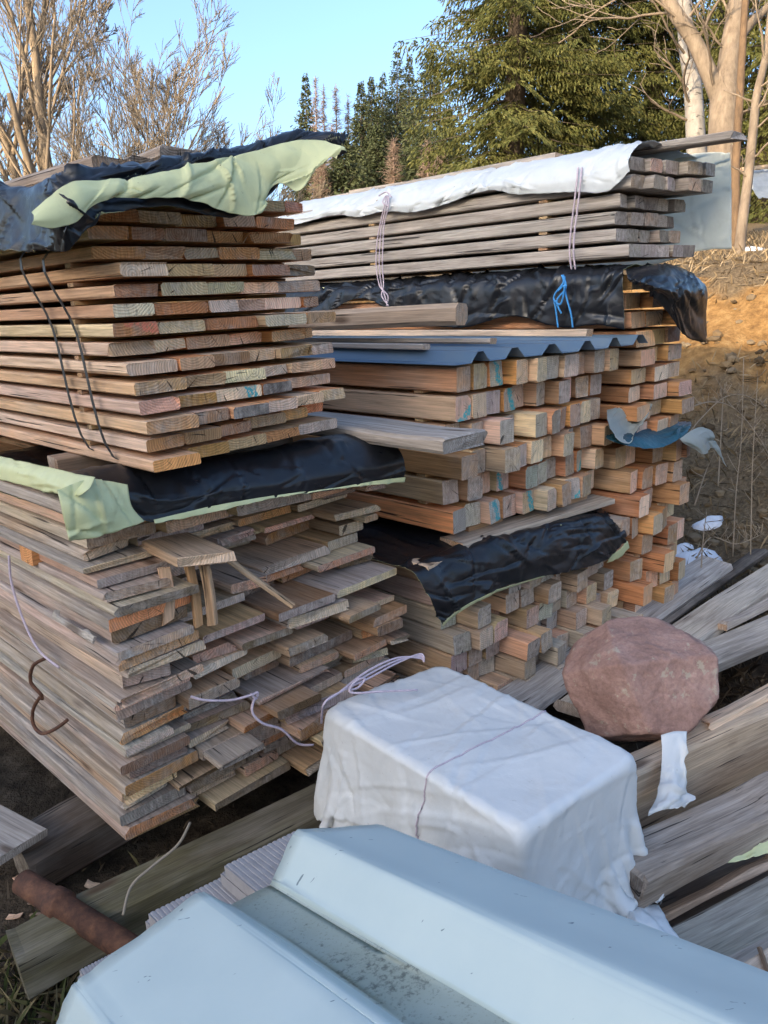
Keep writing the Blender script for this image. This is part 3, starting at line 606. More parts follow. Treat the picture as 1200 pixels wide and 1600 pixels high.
# over the orange stack, below the grey one
t = empty('tarpaulin', L(0, 2.5, 1.63)); tag(t, 'black tarpaulin over the orange stack, below the roped grey planks', 'tarpaulin')
xs = [430, 500, 560, 640, 720, 800, 880, 940, 975]
ty = [458, 453, 448, 445, 441, 436, 430, 425, 420]; hy = [520, 495, 466, 500, 512, 494, 512, 508, 515]
tp = [LP(x, y, 2.262) for x, y in zip(xs, ty)]; hm = [LP(x, y, 2.235) for x, y in zip(xs, hy)]
sheet('main_sheet', [[L(dwu(p)[0], 2.78, 1.632) for p in tp], [L(dwu(p)[0], 2.5, 1.634) for p in tp], [L(dwu(p)[0], 2.30, 1.634) for p in tp], tp, [.5 * a + .5 * b - W * .008 for a, b in zip(tp, hm)], hm], 40, 120, [BLACK, GREEN], .016, (7, 6), 6.3, parent=t)
sheet('drooping_corner', [[EP(978, 420, .0), EP(1010, 414, -.05), EP(1040, 412, -.05), EP(1062, 416, -.05)], [EP(980, 430, .10), EP(1015, 428, .13), EP(1056, 424, .12), EP(1086, 430, .08)],
      [EP(982, 436, .13), EP(1020, 446, .19), EP(1070, 452, .18), EP(1104, 446, .10)], [EP(985, 440, .12), EP(1035, 462, .17), EP(1068, 488, .15), EP(1105, 490, .09)], [EP(1000, 446, .11), EP(1046, 492, .15), EP(1070, 524, .13), EP(1106, 536, .08)]], 30, 40, [BLACK, BLACK], .012, (7, 6), 1.9, parent=t)

# white foil on the grey stack
t = empty('white_sheet', L(0, 2.5, 2.1)); tag(t, 'white plastic sheet roped over the top of the grey plank stack', 'plastic sheet')
xs = [400, 470, 530, 560, 600, 640, 690, 740, 770, 800, 850, 900, 950, 984]
ty = [350, 336, 322, 316, 310, 305, 296, 288, 282, 275, 267, 259, 250, 243]; hy = [362, 349, 336, 339, 330, 332, 321, 303, 297, 303, 302, 300, 298, 268]
tp = [LP(x, y, 2.265) for x, y in zip(xs, ty)]; hm = [LP(x, y, 2.245) for x, y in zip(xs, hy)]
sheet('main_sheet', [[L(dwu(p)[0], 2.9, 2.10) for p in tp], [L(dwu(p)[0], 2.6, 2.115) for p in tp], [L(dwu(p)[0], 2.36, 2.11) for p in tp], tp, [.45 * a + .55 * b - W * .015 for a, b in zip(tp, hm)], hm], 34, 130, [WHITE, WHITE], .012, (6, 6), 9.3, parent=t)
sheet('hanging_side', [[L(d_, 2.84, 2.105) for d_ in (1.0, .3, -.2)] + [LP(1090, 240, 2.86), LP(1141, 238, 2.9)], [L(d_, 2.94, 2.05) for d_ in (1.0, .3, -.2)] + [LP(1092, 270, 2.94), LP(1142, 270, 2.95)],
      [L(d_, 2.95, 1.85) for d_ in (1.0, .3, -.2)] + [LP(1090, 330, 2.96), LP(1143, 330, 2.97)], [L(d_, 2.95, 1.66) for d_ in (1.0, .3, -.2)] + [LP(1088, 393, 2.97), LP(1143, 388, 2.98)]], 30, 40, [MILK, MILK], .012, (4, 8), 2.3, parent=t)

# teal tarpaulin halfway up the orange stack
t = empty('tarpaulin', L(-.3, 2.5, .9)); tag(t, 'teal tarpaulin with a pale underside sticking out of the orange stack', 'tarpaulin')
sheet('main_sheet', [[EP(952, 668, -.2), EP(990, 664, -.2), EP(1030, 660, -.2), EP(1078, 658, -.2)], [EP(950, 678, .0), EP(990, 672, .0), EP(1030, 668, .02), EP(1080, 664, .02)], [EP(955, 688, .10), EP(990, 694, .13), EP(1035, 694, .14), EP(1076, 672, .12)], [EP(960, 690, .11), EP(992, 699, .14), EP(1036, 698, .15), EP(1074, 678, .13)]], 26, 40, [TEAL, MILK], .008, (7, 6), 3.3, parent=t)
sheet('folded_corner', [[EP(948, 640, -.04), EP(975, 634, -.03), EP(1000, 632, -.02), EP(1020, 630, .0)], [EP(950, 655, .06), EP(968, 660, .03), EP(985, 664, .02), EP(1010, 652, .05)], [EP(952, 668, .10), EP(968, 688, .13), EP(984, 692, .13), EP(992, 676, .10)]], 20, 24, [MILK, TEAL], .008, (7, 6), 5.3, parent=t)
sheet('drooping_flap', [[EP(1062, 686, .15), EP(1078, 674, .13), EP(1098, 667, .10), EP(1112, 674, .07)], [EP(1068, 692, .15), EP(1088, 688, .15), EP(1106, 684, .11), EP(1122, 694, .08)], [EP(1080, 700, .14), EP(1100, 710, .15), EP(1112, 700, .10), EP(1136, 730, .07)]], 22, 26, [MILK, TEAL], .010, (7, 8), 6.6, parent=t)

# ------------------------------------------------------------------ blue profiled sheet over the beams
def metal(name, c, rough, dirt, spots=0.0):
    m, nt, bs = new_mat(name); g = G(nt); tc = g.n('TexCoord'); v = tc.outputs['Object']
    n = g.noise(v, 6, 5, .6); f = g.noise(v, 90, 4, .7)
    cc = g.mix(g.rng(n, .45, .75, 0, dirt), c, (.25, .25, .2)); cc = g.mix(g.rng(f, .66, .74, 0, dirt), cc, (.08, .08, .07))
    g.put(bs.inputs['Base Color'], cc); g.put(bs.inputs['Roughness'], g.rng(n, .3, .7, rough, rough + .2)); bs.inputs['Specular IOR Level'].default_value = .4
    g.put(bs.inputs['Normal'], g.bump(n, .06, .02)); return m
def profiled(name, ws, us, d0f, d1, mat, nd=6):
    vs = []; fs = []; m = len(ws)
    for i in range(nd):
        for w_, u_ in zip(ws, us):
            k = i / (nd - 1); vs.append(L(d0f(w_) * (1 - k) + d1 * k, w_, u_))
    fs = grid_faces(nd, m); o = mesh_obj(name, vs, fs, mat); s = o.modifiers.new('thickness', 'SOLIDIFY'); s.thickness = .0012; return o
ws = []; us = []; w_ = 1.25
while w_ < 2.3:
    for dw, du_ in ((0, 0), (.082, 0), (.116, .037), (.146, .037), (.18, 0)):
        ws.append(w_ + dw); us.append(1.3185 + du_)
    w_ += .1805
o = profiled('roof_sheet', ws, us, lambda w: -.17 * w - .035 + .012 * math.sin(w * 9), 2.3, metal('blue_grey_coated_steel', (.095, .15, .215), .32, .3))
tag(o, 'blue profiled steel sheet covering the upper beam bundle', 'roof sheet')

# ------------------------------------------------------------------ pale blue fibreglass panel in the foreground
def build_panel():
    d1 = unit([.611, -.746, .265]); H = atd(620, 1306, 1.6)
    px = [(80, 1640), (100, 1580), (114, 1546), (119, 1541), (125, 1536), (150, 1515), (230, 1458), (304, 1403), (310, 1400), (317, 1400), (355, 1418), (360, 1419), (366, 1417), (423, 1386), (427, 1382), (430, 1376), (459, 1309), (463, 1303), (470, 1300), (520, 1297), (588, 1293), (596, 1294), (622, 1312), (660, 1360)]
    pts = np.array([plane(x, y, H, d1) for x, y in px]); tq = np.linspace(0, len(pts) - 1, 23 * 6 + 1); pr = np.stack([np.interp(tq, np.arange(len(pts)), pts[:, k]) for k in range(3)], 1)
    n = 48; ln = 1.75; vs = []
    for i in range(n):
        t_ = ln * i / (n - 1)
        for j, p in enumerate(pr):
            q = p + d1 * t_ + ZV * .004 * fnoise(t_ * 2, j * .12, 3)
            if i == 0: q = q + d1 * .006 * fnoise(j * .3, 4, 1)
            vs.append(q)
    m, nt, bs = new_mat('pale_blue_gelcoat'); g = G(nt); tc = g.n('TexCoord'); v = tc.outputs['Object']
    at = g.n('Attribute', attribute_name='along'); av = at.outputs['Vector']; sp = g.n('SeparateXYZ'); g.put(sp.inputs[0], av)
    n1 = g.noise(v, 5, 5, .6); n2 = g.noise(v, 60, 5, .75); n3 = g.noise(v, 160, 3, .7)
    c = g.mix(g.rng(n1, .35, .7, 0, .6), (.50, .57, .54), (.58, .64, .59))
    algae = g.math('MULTIPLY', g.rng(sp.outputs[0], .45, .50), g.rng(sp.outputs[0], .58, .63, 1, 0))       # silt settled in the gutter of the profile
    c = g.mix(g.math('MULTIPLY', algae, g.rng(n1, .2, .6, .5, .9)), c, (.29, .31, .245))
    speck = g.math('MULTIPLY', algae, g.rng(g.math('ADD', n2, g.math('MULTIPLY', n1, .5)), .82, .92)); c = g.mix(g.math('MULTIPLY', speck, .7), c, (.06, .065, .055))
    thin = g.math('MULTIPLY', algae, g.rng(n3, .58, .64)); c = g.mix(g.math('MULTIPLY', thin, .32), c, (.12, .125, .10))
    rim = g.rng(g.math('ADD', g.math('ABSOLUTE', g.math('SUBTRACT', sp.outputs[0], .625)), g.math('MULTIPLY', n1, .05)), .03, .05, .5, 0); c = g.mix(rim, c, (.38, .42, .33))
    scr = g.math('MAXIMUM', g.rng(g.noise(g.vmath('MULTIPLY', v, (26, 60, 20)), 1.0, 2, .4, 1.5), .745, .755, 0, .8), g.math('MULTIPLY', g.rng(g.math('ABSOLUTE', g.math('SUBTRACT', g.noise(v, 5, 2, .4), .5)), .0012, .003, .5, 0), g.rng(n1, .55, .6))); c = g.mix(scr, c, (.09, .13, .15))
    g.put(bs.inputs['Base Color'], c); g.put(bs.inputs['Roughness'], g.rng(n1, .3, .7, .42, .6)); bs.inputs['Specular IOR Level'].default_value = .4
    g.put(bs.inputs['Normal'], g.bump(g.math('ADD', n1, g.math('MULTIPLY', speck, .3)), .08, .02))
    o = mesh_obj('fibreglass_panel', vs, grid_faces(n, len(pr)), m, smooth=True)
    ca = o.data.attributes.new('along', 'FLOAT_VECTOR', 'POINT')
    ca.data.foreach_set('vector', np.array([(j / (len(pr) - 1), i / (n - 1), 0) for i in range(n) for j in range(len(pr))], np.float32).ravel())
    s = o.modifiers.new('thickness', 'SOLIDIFY'); s.thickness = .006; s.offset = 1 if False else -1
    tag(o, 'pale blue ribbed fibreglass panel with a silty gutter, in the foreground', 'panel')
build_panel()

# ------------------------------------------------------------------ grooved deck boards under the panel
def grooved(label, p, q, w, h):
    p = np.asarray(p); q = np.asarray(q); Y = unit(q - p); X = unit(np.cross(Y, ZV)); Z = np.cross(X, Y); ln = float(np.linalg.norm(q - p))
    prof_ = []; ng = 15
    for k in range(ng):
        a = -w / 2 + w * k / ng; s = w / ng
        prof_ += [(a, h), (a + s * .55, h), (a + s * .62, h - .0016), (a + s * .93, h - .0016)]
    prof_ += [(w / 2, h), (w / 2, 0), (-w / 2, 0)]
    nv = len(prof_); vs = [p + X * x + Y * y + Z * z for y in (0, ln) for x, z in prof_]
    fs = [(k, (k + 1) % nv, nv + (k + 1) % nv, nv + k) for k in range(nv)] + [tuple(range(nv))[::-1], tuple(range(nv, 2 * nv))]
    return tag(mesh_obj('deck_board', vs, fs, DECK), label, 'deck board', 'grooved deck boards')
DECK = flat_mat('grey_composite', (.33, .30, .29), .8, .14, 30)
gl = unit([.63, -.74, .12])                      # they lie under the panel, ends showing
for k, (xa, ya, xb, yb) in enumerate(((472, 1286, 348, 1360), (346, 1361, 232, 1436), (190, 1478, 136, 1512))):
    p_, q_ = atd(xa, ya, 1.76 - .05 * k), atd(xb, yb, 1.66 - .05 * k); mid_ = (p_ + q_) / 2 - ZV * .03
    for lv in range(2):
        gg = mid_ - ZV * .029 * lv - gl * .02 * lv
        grooved(('grey grooved deck board under the panel, ' + ['farthest from the pipe', 'in the middle', 'beside the pipe'][k] + (', upper' if lv == 0 else ', lower')), gg, gg + gl * .62, float(np.linalg.norm(p_ - q_)) * .97, .027)

# ------------------------------------------------------------------ rusty pipe
RUST = None
def rust():
    m, nt, bs = new_mat('rust'); g = G(nt); tc = g.n('TexCoord'); n = g.noise(tc.outputs['Object'], 25, 6, .7)
    g.put(bs.inputs['Base Color'], g.ramp(n, [(.25, (.03, .017, .012)), (.5, (.11, .045, .024)), (.8, (.24, .105, .05))])); bs.inputs['Roughness'].default_value = .85
    g.put(bs.inputs['Normal'], g.bump(n, .5, .01)); return m
RUST = rust()
pa, pb = atz(36, 1378, .12), atz(300, 1545, .10); ax_ = pb - pa
tb = Tubes(); stn = [(0, .036), (.12, .036), (.20, .036), (.205, .043), (.27, .044), (.275, .036), (1, .036)]
tb.add([pa + ax_ * s for s, _ in stn], [q * 1.0 for _, q in stn], 20)
pp = tb.build('pipe', RUST); tag(pp, 'rusty iron pipe with a collar lying on the mossy timber', 'pipe')
for p in pp.data.polygons: p.use_smooth = len(p.vertices) == 4

# ------------------------------------------------------------------ red boulder
def boulder():
    import bmesh
    bm = bmesh.new(); bmesh.ops.create_icosphere(bm, subdivisions=6, radius=1.0)
    c = atd(1006, 1068, 2.52); rr = random.Random(3)
    cuts = [((.12, -.12, .97), .70), ((-.75, -.55, .1), .76), ((.15, -.85, .42), .72), ((.9, -.2, -.05), .80), ((.6, .1, .75), .85), ((-.55, .0, .75), .84), ((-.2, -.6, -.7), .78), ((.6, -.6, -.5), .80), ((0, 0, -1), .72), ((-.9, .3, -.3), .82)]
    cuts = [(unit(a), b) for a, b in cuts]
    for v in bm.verts:
        p = np.array(v.co); s = 1.0
        for a, b in cuts:
            q = p @ a
            if q * s > b: s = b / q
        s = s * .93 + .07 * .9
        n = .05 * fnoise(*(p * 1.3)) + .03 * fnoise(*(p * 3.6)) + .015 * fnoise(*(p * 7)) + .010 * fnoise(*(p * 13)) + .005 * fnoise(*(p * 34))
        p = p * (s + n); v.co = (p[0] * .272, p[1] * .22, p[2] * .228)
    me = bpy.data.meshes.new('boulder'); bm.to_mesh(me); bm.free()
    m, nt, bs = new_mat('red_porphyry'); g = G(nt); tc = g.n('TexCoord'); v = tc.outputs['Object']
    n1 = g.noise(v, 8, 5, .65); n2 = g.noise(v, 70, 5, .7); n3 = g.noise(v, 26, 4, .7)
    cc = g.ramp(n1, [(.3, (.26, .145, .112)), (.55, (.37, .22, .175)), (.75, (.45, .295, .24))])
    cc = g.mix(.6, cc, g.ramp(n2, [(.3, (.6, .6, .6)), (.7, (1.35, 1.35, 1.35))]), 'MULTIPLY')
    lich = g.rng(g.math('ADD', n3, g.math('MULTIPLY', g.math('SUBTRACT', n1, .5), .6)), .60, .66, 0, .7); cc = g.mix(lich, cc, (.44, .38, .28))
    g.put(bs.inputs['Base Color'], cc); bs.inputs['Roughness'].default_value = .9
    g.put(bs.inputs['Normal'], g.bump(g.math('ADD', n1, g.math('MULTIPLY', n2, .3)), .55, .02))
    me.materials.append(m); me.polygons.foreach_set('use_smooth', [True] * len(me.polygons))
    o = bpy.data.objects.new('boulder', me); o.location = c; o.rotation_euler = (.1, -.12, .1); col.objects.link(o); tag(o, 'rounded red boulder weighing down the old timbers', 'boulder')
boulder()

# ------------------------------------------------------------------ white package: a wrapped box, the wrapping let fall over it
def drape():
    A, B, C_, D_ = atd(512, 1104, 2.2), atd(690, 1037, 2.48), atd(1000, 1152, 2.03), atd(790, 1262, 1.725)
    z1 = .655; o = np.array([A[0], A[1], 0]); e1 = np.array([D_[0] - A[0], D_[1] - A[1], 0]); l1 = np.linalg.norm(e1); e1 /= l1
    e2 = np.array([-e1[1], e1[0], 0]); l2 = .46; l1 += .05
    n, m = 96, 92; x0, x1 = -.10, l1 + .33; y0, y1 = -.40, l2 + .26
    gx, gy = np.meshgrid(np.linspace(x0, x1, n), np.linspace(y0, y1, m), indexing='ij')
    p = np.stack([gx, gy, np.full_like(gx, z1 + .012)], 2); rr = np.random.RandomState(4)
    p += rr.normal(0, .002, p.shape)
    # ragged outline: the far corner hangs longer
    vel = np.zeros_like(p); hx, hy = (x1 - x0) / (n - 1), (y1 - y0) / (m - 1)
    sl1, sl2 = slice(None, -1), slice(1, None)
    wr_ = np.array([[1.012 + .05 * mnoise.noise((gx[i, j] * 9, gy[i, j] * 9, 2)) + .035 * mnoise.noise((gx[i, j] * 24, gy[i, j] * 24, 5)) for j in range(m)] for i in range(n)])[..., None]
    rest = dict(a=hx * wr_, b=hy * wr_, s=math.hypot(hx, hy) * wr_)
    zf = .27
    def con(q, i1, i2, r, k=1.0):
        d = q[i2] - q[i1]; ln = np.linalg.norm(d, axis=-1, keepdims=True) + 1e-9
        c = d * (.5 * k * (ln - (r * (rest_w[i1] if False else 1.0) if not isinstance(r, np.ndarray) else r[i1])) / ln)
        q[i1] += c; q[i2] -= c
    A_ = slice(None)
    dt = 1 / 90.
    for step in range(170):
        vel[..., 2] -= 9.81 * dt; vel *= .975
        q = p + vel * dt
        for it in range(9):
            for par in (0, 1):
                k = (n - 1 - par) // 2 * 2
                con(q, (slice(par, par + k, 2), A_), (slice(par + 1, par + k + 1, 2), A_), rest['a'])
                k = (m - 1 - par) // 2 * 2
                con(q, (A_, slice(par, par + k, 2)), (A_, slice(par + 1, par + k + 1, 2)), rest['b'])
            con(q, (sl1, sl1), (sl2, sl2), rest['s'], .45); con(q, (sl2, sl1), (sl1, sl2), rest['s'], .45)
            con(q, (slice(None, -2), A_), (slice(2, None), A_), rest['a'] * 2, .04); con(q, (A_, slice(None, -2)), (A_, slice(2, None)), rest['b'] * 2, .04)
            # box (its top sags a little towards one end), then the ground
            X, Y, Z = q[..., 0], q[..., 1], q[..., 2]
            top = z1 - .015 * np.clip(X / l1, 0, 1) + .006 * np.sin(X * 17 + 1) * np.sin(Y * 13) - .004
            pad = .012
            ins = (X > -pad) & (X < l1 + pad) & (Y > -pad) & (Y < l2 + pad) & (Z < top)
            dx = np.minimum(X + pad, l1 + pad - X); dy = np.minimum(Y + pad, l2 + pad - Y); dz = top - Z
            mz = ins & (dz <= dx) & (dz <= dy); mx = ins & ~mz & (dx <= dy); my = ins & ~mz & ~mx
            Z[mz] = top[mz]
            X[mx] = np.where(X[mx] < l1 / 2, -pad, l1 + pad); Y[my] = np.where(Y[my] < l2 / 2, -pad, l2 + pad)
            np.maximum(Z, zf + .01 * np.sin(X * 40) * np.sin(Y * 37), out=Z)
            # the string draws the wrapping in at both ends and the waist
            if step > 60:
                for xs_, dep in ((-.06, .0), (.36, .006)):
                    band = (np.abs(X - xs_) < .008) & (Z < z1 - .03)
                    Y[band & (Y < 0)] = np.maximum(Y[band & (Y < 0)], -.03); 
        vel = (q - p) / dt; p = q
        onb = (p[..., 2] > z1 - .03); vel[onb] *= .6
        vel[p[..., 2] < zf + .012] *= .4
    def up2(a):
        a = cr(a, 2 * len(a) - 1); return np.swapaxes(cr(np.swapaxes(a, 0, 1), 2 * a.shape[1] - 1), 0, 1)
    p = up2(p); n, m = p.shape[:2]; gx, gy = np.meshgrid(np.linspace(x0, x1, n), np.linspace(y0, y1, m), indexing='ij')
    nr = np.cross(np.gradient(p, axis=0), np.gradient(p, axis=1)); nr /= np.linalg.norm(nr, axis=2, keepdims=True) + 1e-9
    h_ = creases(gx, gy, 2.1, 220, (.004, .012), (.0006, .0030), (.03, .28)); h_ += creases(gx, gy, 7.7, 40, (.015, .045), (.0015, .0055), (.10, .35)) * np.where((gx > 0) & (gx < l1) & (gy > 0) & (gy < l2), .3, 1.0)
    p = p + nr * h_[..., None]
    # the loose skirts hang in folds that deepen towards the hem
    ddx = np.maximum(np.maximum(-gx, gx - l1), 0); ddy = np.maximum(np.maximum(-gy, gy - l2), 0); dist_ = np.hypot(ddx, ddy)
    per = np.where(ddy > ddx, gx, gy + 3.0)
    fold = np.array([[(.45 - abs(fnoise(per[i, j] * 6.5, dist_[i, j] * 1.5, 4))) * 1.0 + (.4 - abs(fnoise(per[i, j] * 15 + dist_[i, j] * 6, dist_[i, j] * 4, 9))) * .4 for j in range(m)] for i in range(n)])
    sgn = np.sign((nr * np.stack([p[..., 0] - l1 / 2, p[..., 1] - l2 / 2, p[..., 2] - .4], 2)).sum(2, keepdims=True))
    p = p + nr * sgn * (fold * np.clip(dist_ / .3, 0, 1.1) * .055)[..., None]
    P = o + p[..., 0:1] * e1 + p[..., 1:2] * e2 + p[..., 2:3] * ZV
    t = empty('wrapped_package', o + e1 * l1 / 2 + e2 * l2 / 2 + ZV * .3)
    tag(t, 'package wrapped in white plastic and tied with string, below the beam stacks', 'package')
    fx = gx.ravel(); fy = gy.ravel(); dist = np.hypot(np.maximum(np.maximum(-fx, fx - l1), 0), np.maximum(np.maximum(-fy, fy - l2), 0))
    lim = np.array([.35 + .07 * fnoise(x * 3, y * 3, 8) for x, y in zip(fx, fy)]); keep = (dist < lim) & ((P[..., 2].ravel() > zf + .035) | (dist < .2))      # torn outline
    kg = keep.reshape(n, m); fl = np.zeros_like(kg); fl[n // 2, m // 2] = True      # only what hangs together
    for _ in range(n + m):
        g2 = fl.copy(); g2[1:] |= fl[:-1]; g2[:-1] |= fl[1:]; g2[:, 1:] |= fl[:, :-1]; g2[:, :-1] |= fl[:, 1:]; g2 &= kg
        if (g2 == fl).all(): break
        fl = g2
    keep = fl.ravel()
    ob = mesh_obj('wrapping', P.reshape(-1, 3), [f for f in grid_faces(n, m) if all(keep[i] for i in f)], [PACK], t, smooth=True)
    s = ob.modifiers.new('thickness', 'SOLIDIFY'); s.thickness = .0015
    q = [o + e1 * a + e2 * b + ZV * c for c in (zf, z1 - .03) for (a, b) in ((.03, .03), (l1 - .03, .03), (l1 - .03, l2 - .03), (.03, l2 - .03))]
    mesh_obj('contents', q, [(0, 3, 2, 1), (4, 5, 6, 7), (0, 1, 5, 4), (1, 2, 6, 5), (2, 3, 7, 6), (3, 0, 4, 7)], flat_mat('cardboard', (.3, .22, .14)), t)
    STR = flat_mat('pinkish_string', (.55, .45, .50), .8, .15, 80)
    # string lies on the wrapping along one line of the cloth
    def along(xw, off=.003):
        i = int(np.argmin(np.abs(np.linspace(x0, x1, n) - xw))); nr = np.cross(np.gradient(P, axis=0), np.gradient(P, axis=1)); nr /= np.linalg.norm(nr, axis=2, keepdims=True)
        return [P[i, j] + nr[i, j] * off for j in range(m) if P[i, j, 2] > zf + .08]
    tb = Tubes(); tb.add(along(.37), .0022, 5); tb.build('string', STR, t)
    tb = Tubes()
    for k, (dy_, dz_) in enumerate(((0, 0), (.012, .006), (-.01, .010))):
        tb.add(smooth_line([atd(502, 1130, 2.17), atd(506, 1100, 2.15), atd(530, 1082, 2.19), atd(575, 1060 - 6 * k, 2.27), atd(620, 1036 - 4 * k, 2.36), atd(655, 1022 + 3 * k, 2.42), atd(663, 1028 + 3 * k, 2.42)], 6), .0035, 5)
    tb.add(smooth_line([atd(545, 1078, 2.2), atd(560, 1074, 2.21), atd(570, 1060, 2.23), atd(556, 1064, 2.21), atd(548, 1082, 2.19), atd(600, 1080, 2.22), atd(652, 1078, 2.27)], 6), .0035, 5)
    tb.build('string', STR, t)
    return STR
STRING = drape()
def crumple(name, label, pts, amp=.012, mats=None, n=16, m=18, seed=0.):
    o = sheet(name, pts, n, m, mats or [PACK, PACK], amp, (14, 12), seed, .0012); tag(o, label, 'plastic scrap'); return o
crumple('plastic_scrap', 'white plastic scrap lying on the heap at the foot of the package', [[atd(938, 1450, 1.93), atd(965, 1425, 1.95), atd(1000, 1408, 1.97), atd(1030, 1412, 1.98)], [atd(945, 1455, 1.88), atd(970, 1448, 1.87), atd(1010, 1436, 1.88), atd(1045, 1440, 1.90)], [atd(955, 1462, 1.87), atd(985, 1466, 1.84), atd(1020, 1466, 1.84), atd(1063, 1464, 1.85)]], seed=3)
crumple('plastic_strip', 'torn white plastic strip hanging below the red boulder', [[atd(1034, 1148, 2.26), atd(1055, 1142, 2.27), atd(1075, 1142, 2.28)], [atd(1034, 1195, 2.22), atd(1056, 1190, 2.22), atd(1070, 1190, 2.23)], [atd(1030, 1225, 2.20), atd(1050, 1222, 2.19), atd(1078, 1250, 2.2)], [atd(1012, 1275, 2.14), atd(1035, 1265, 2.14), atd(1070, 1262, 2.16)]], seed=5, amp=.016)
crumple('green_scrap', 'pale green plastic scrap caught under the cracked beam', [[atd(1110, 1330, 2.1), atd(1150, 1310, 2.14), atd(1220, 1290, 2.2)], [atd(1112, 1352, 2.06), atd(1150, 1346, 2.08), atd(1225, 1325, 2.14)]], mats=[GREEN, BLACK], seed=6)

# ------------------------------------------------------------------ strings, ropes, bands
def rope(label, lines, rad, mat, name='rope'):
    tb = Tubes()
    for l in lines: tb.add(smooth_line(l, 7), rad, 5)
    return tag(tb.build(name, mat), label, 'rope')
BLUE = flat_mat('blue_rope', (.05, .28, .62), .7, .2, 60)
rope('pinkish rope tied round the roped grey stack, nearest the strapped stack', [[LP(604 + k, 306, 2.24), LP(601 + 2 * k, 320, 2.215), LP(594 + 2 * k, 350, 2.225), LP(589 + 3 * k, 380, 2.23), LP(588 + 3 * k, 415, 2.235), LP(593 + 2 * k, 446, 2.24), LP(606 - 3 * k, 462, 2.22), LP(604 + k, 478, 2.22)] for k in (0, 1.6, 3.2)] + [[LP(592, 306, 2.22), LP(603, 300, 2.22), LP(612, 308, 2.22)], [LP(603, 306, 2.22), LP(598, 316, 2.21), LP(606, 322, 2.21)]], .0035, STRING)
rope('pinkish rope tied round the roped grey stack, nearest the bank', [[LP(x0, 262, 2.245), LP(x0 - 2, 285, 2.22), LP(x0 - 6, 320, 2.225), LP(x0 - 11, 360, 2.23), LP(x0 - 13, 395, 2.235), LP(x0 - 10, 421, 2.25)] for x0 in (903, 909)], .0042, STRING)
rope('bright blue rope knotted in front of the black tarpaulin', [[LP(878, 430, 2.21), LP(880, 442, 2.20), LP(866, 462, 2.20), LP(868, 480, 2.20), LP(872, 512, 2.205)], [LP(880, 430, 2.21), LP(884, 450, 2.20), LP(870, 470, 2.19), LP(877, 490, 2.2)], [LP(882, 432, 2.21), LP(884, 460, 2.20), LP(892, 490, 2.20), LP(895, 512, 2.205)], [LP(872, 455, 2.19), LP(882, 447, 2.185), LP(876, 475, 2.19), LP(865, 468, 2.19)]], .0042, BLUE)
rope('thin pink string hanging down the long side of the loose stack', [[LP(14, 868, -.03), LP(18, 910, -.04), LP(35, 965, -.045), LP(60, 1015, -.045), LP(92, 1043, -.04)]], .004, STRING)
rope('pink string trailing across the face of the loose stack', [[EP(298, 1088, .10), EP(320, 1094, .13), EP(360, 1094, .14), EP(392, 1086, .15), EP(402, 1082, .15), EP(400, 1092, .15), EP(392, 1084, .15)], [EP(398, 1090, .15), EP(394, 1112, .155), EP(410, 1130, .17), EP(440, 1140, .18), EP(465, 1162, .19), EP(490, 1164, .2)]], .0042, STRING)
rope('rusty broken band hanging from the long side of the loose stack', [[LP(72, 1028, -.02), LP(52, 1040, -.05), LP(48, 1065, -.06), LP(64, 1085, -.05), LP(66, 1092, -.04)], [LP(62, 1090, -.05), LP(52, 1108, -.06), LP(52, 1132, -.07), LP(66, 1146, -.07), LP(88, 1138, -.06), LP(106, 1124, -.03)]], .006, RUST, 'steel_band')
def strap(label, line, width):
    line = smooth_line(line, 6); vs = []
    for p in line: vs += [p - D * width / 2, p + D * width / 2]
    fs = [(2 * i, 2 * i + 1, 2 * i + 3, 2 * i + 2) for i in range(len(line) - 1)]
    o = mesh_obj('steel_strap', vs, fs, STEEL); s = o.modifiers.new('thickness', 'SOLIDIFY'); s.thickness = .001; tag(o, label, 'strap', 'steel straps of the strapped stack')
STEEL = flat_mat('dark_steel', (.035, .036, .038), .4, .2, 20)
def strapline(x0, y0, x1, y1):
    a = dwu(LP(x0, y0, .11)); b = dwu(LP(x1, y1, .11))
    return [L(a[0], .5, a[2] + .03), L(a[0], .10, a[2]), L(a[0] * .6 + b[0] * .4, .108, a[2] * .6 + b[2] * .4), L(b[0], .108, b[2]), L(b[0], .3, b[2] - .012)]
strap('dark steel strap down the side of the strapped stack, farther from its end faces', strapline(46, 390, 140, 700), .014)
strap('dark steel strap down the side of the strapped stack, nearer its end faces', strapline(82, 392, 178, 714), .014)
# ------------------------------------------------------------------ trees
def bark(name, a, b, scale=14, band=False):
    m, nt, bs = new_mat(name); g = G(nt); tc = g.n('TexCoord'); v = tc.outputs['Object']
    n = g.noise(g.vmath('MULTIPLY', v, (1, 1, .35)), scale, 6, .7); c = g.mix(g.rng(n, .3, .7), a, b)
    n2 = g.noise(v, 2.2, 4, .6); c = g.mix(g.rng(n2, .5, .75, 0, .5), c, tuple(x * .5 for x in a))
    if band:
        q = g.noise(g.vmath('MULTIPLY', v, (5, 5, 22)), 1.0, 3, .6); c = g.mix(g.rng(q, .60, .68, 0, .85), c, (.035, .03, .026))
    g.put(bs.inputs['Base Color'], c); bs.inputs['Roughness'].default_value = .9; g.put(bs.inputs['Normal'], g.bump(n, .6, .03)); return m
BARK_TAN = bark('tan_bark', (.17, .125, .08), (.33, .25, .165)); BARK_TWIG = bark('twig_bark', (.14, .11, .078), (.25, .20, .14), 9)
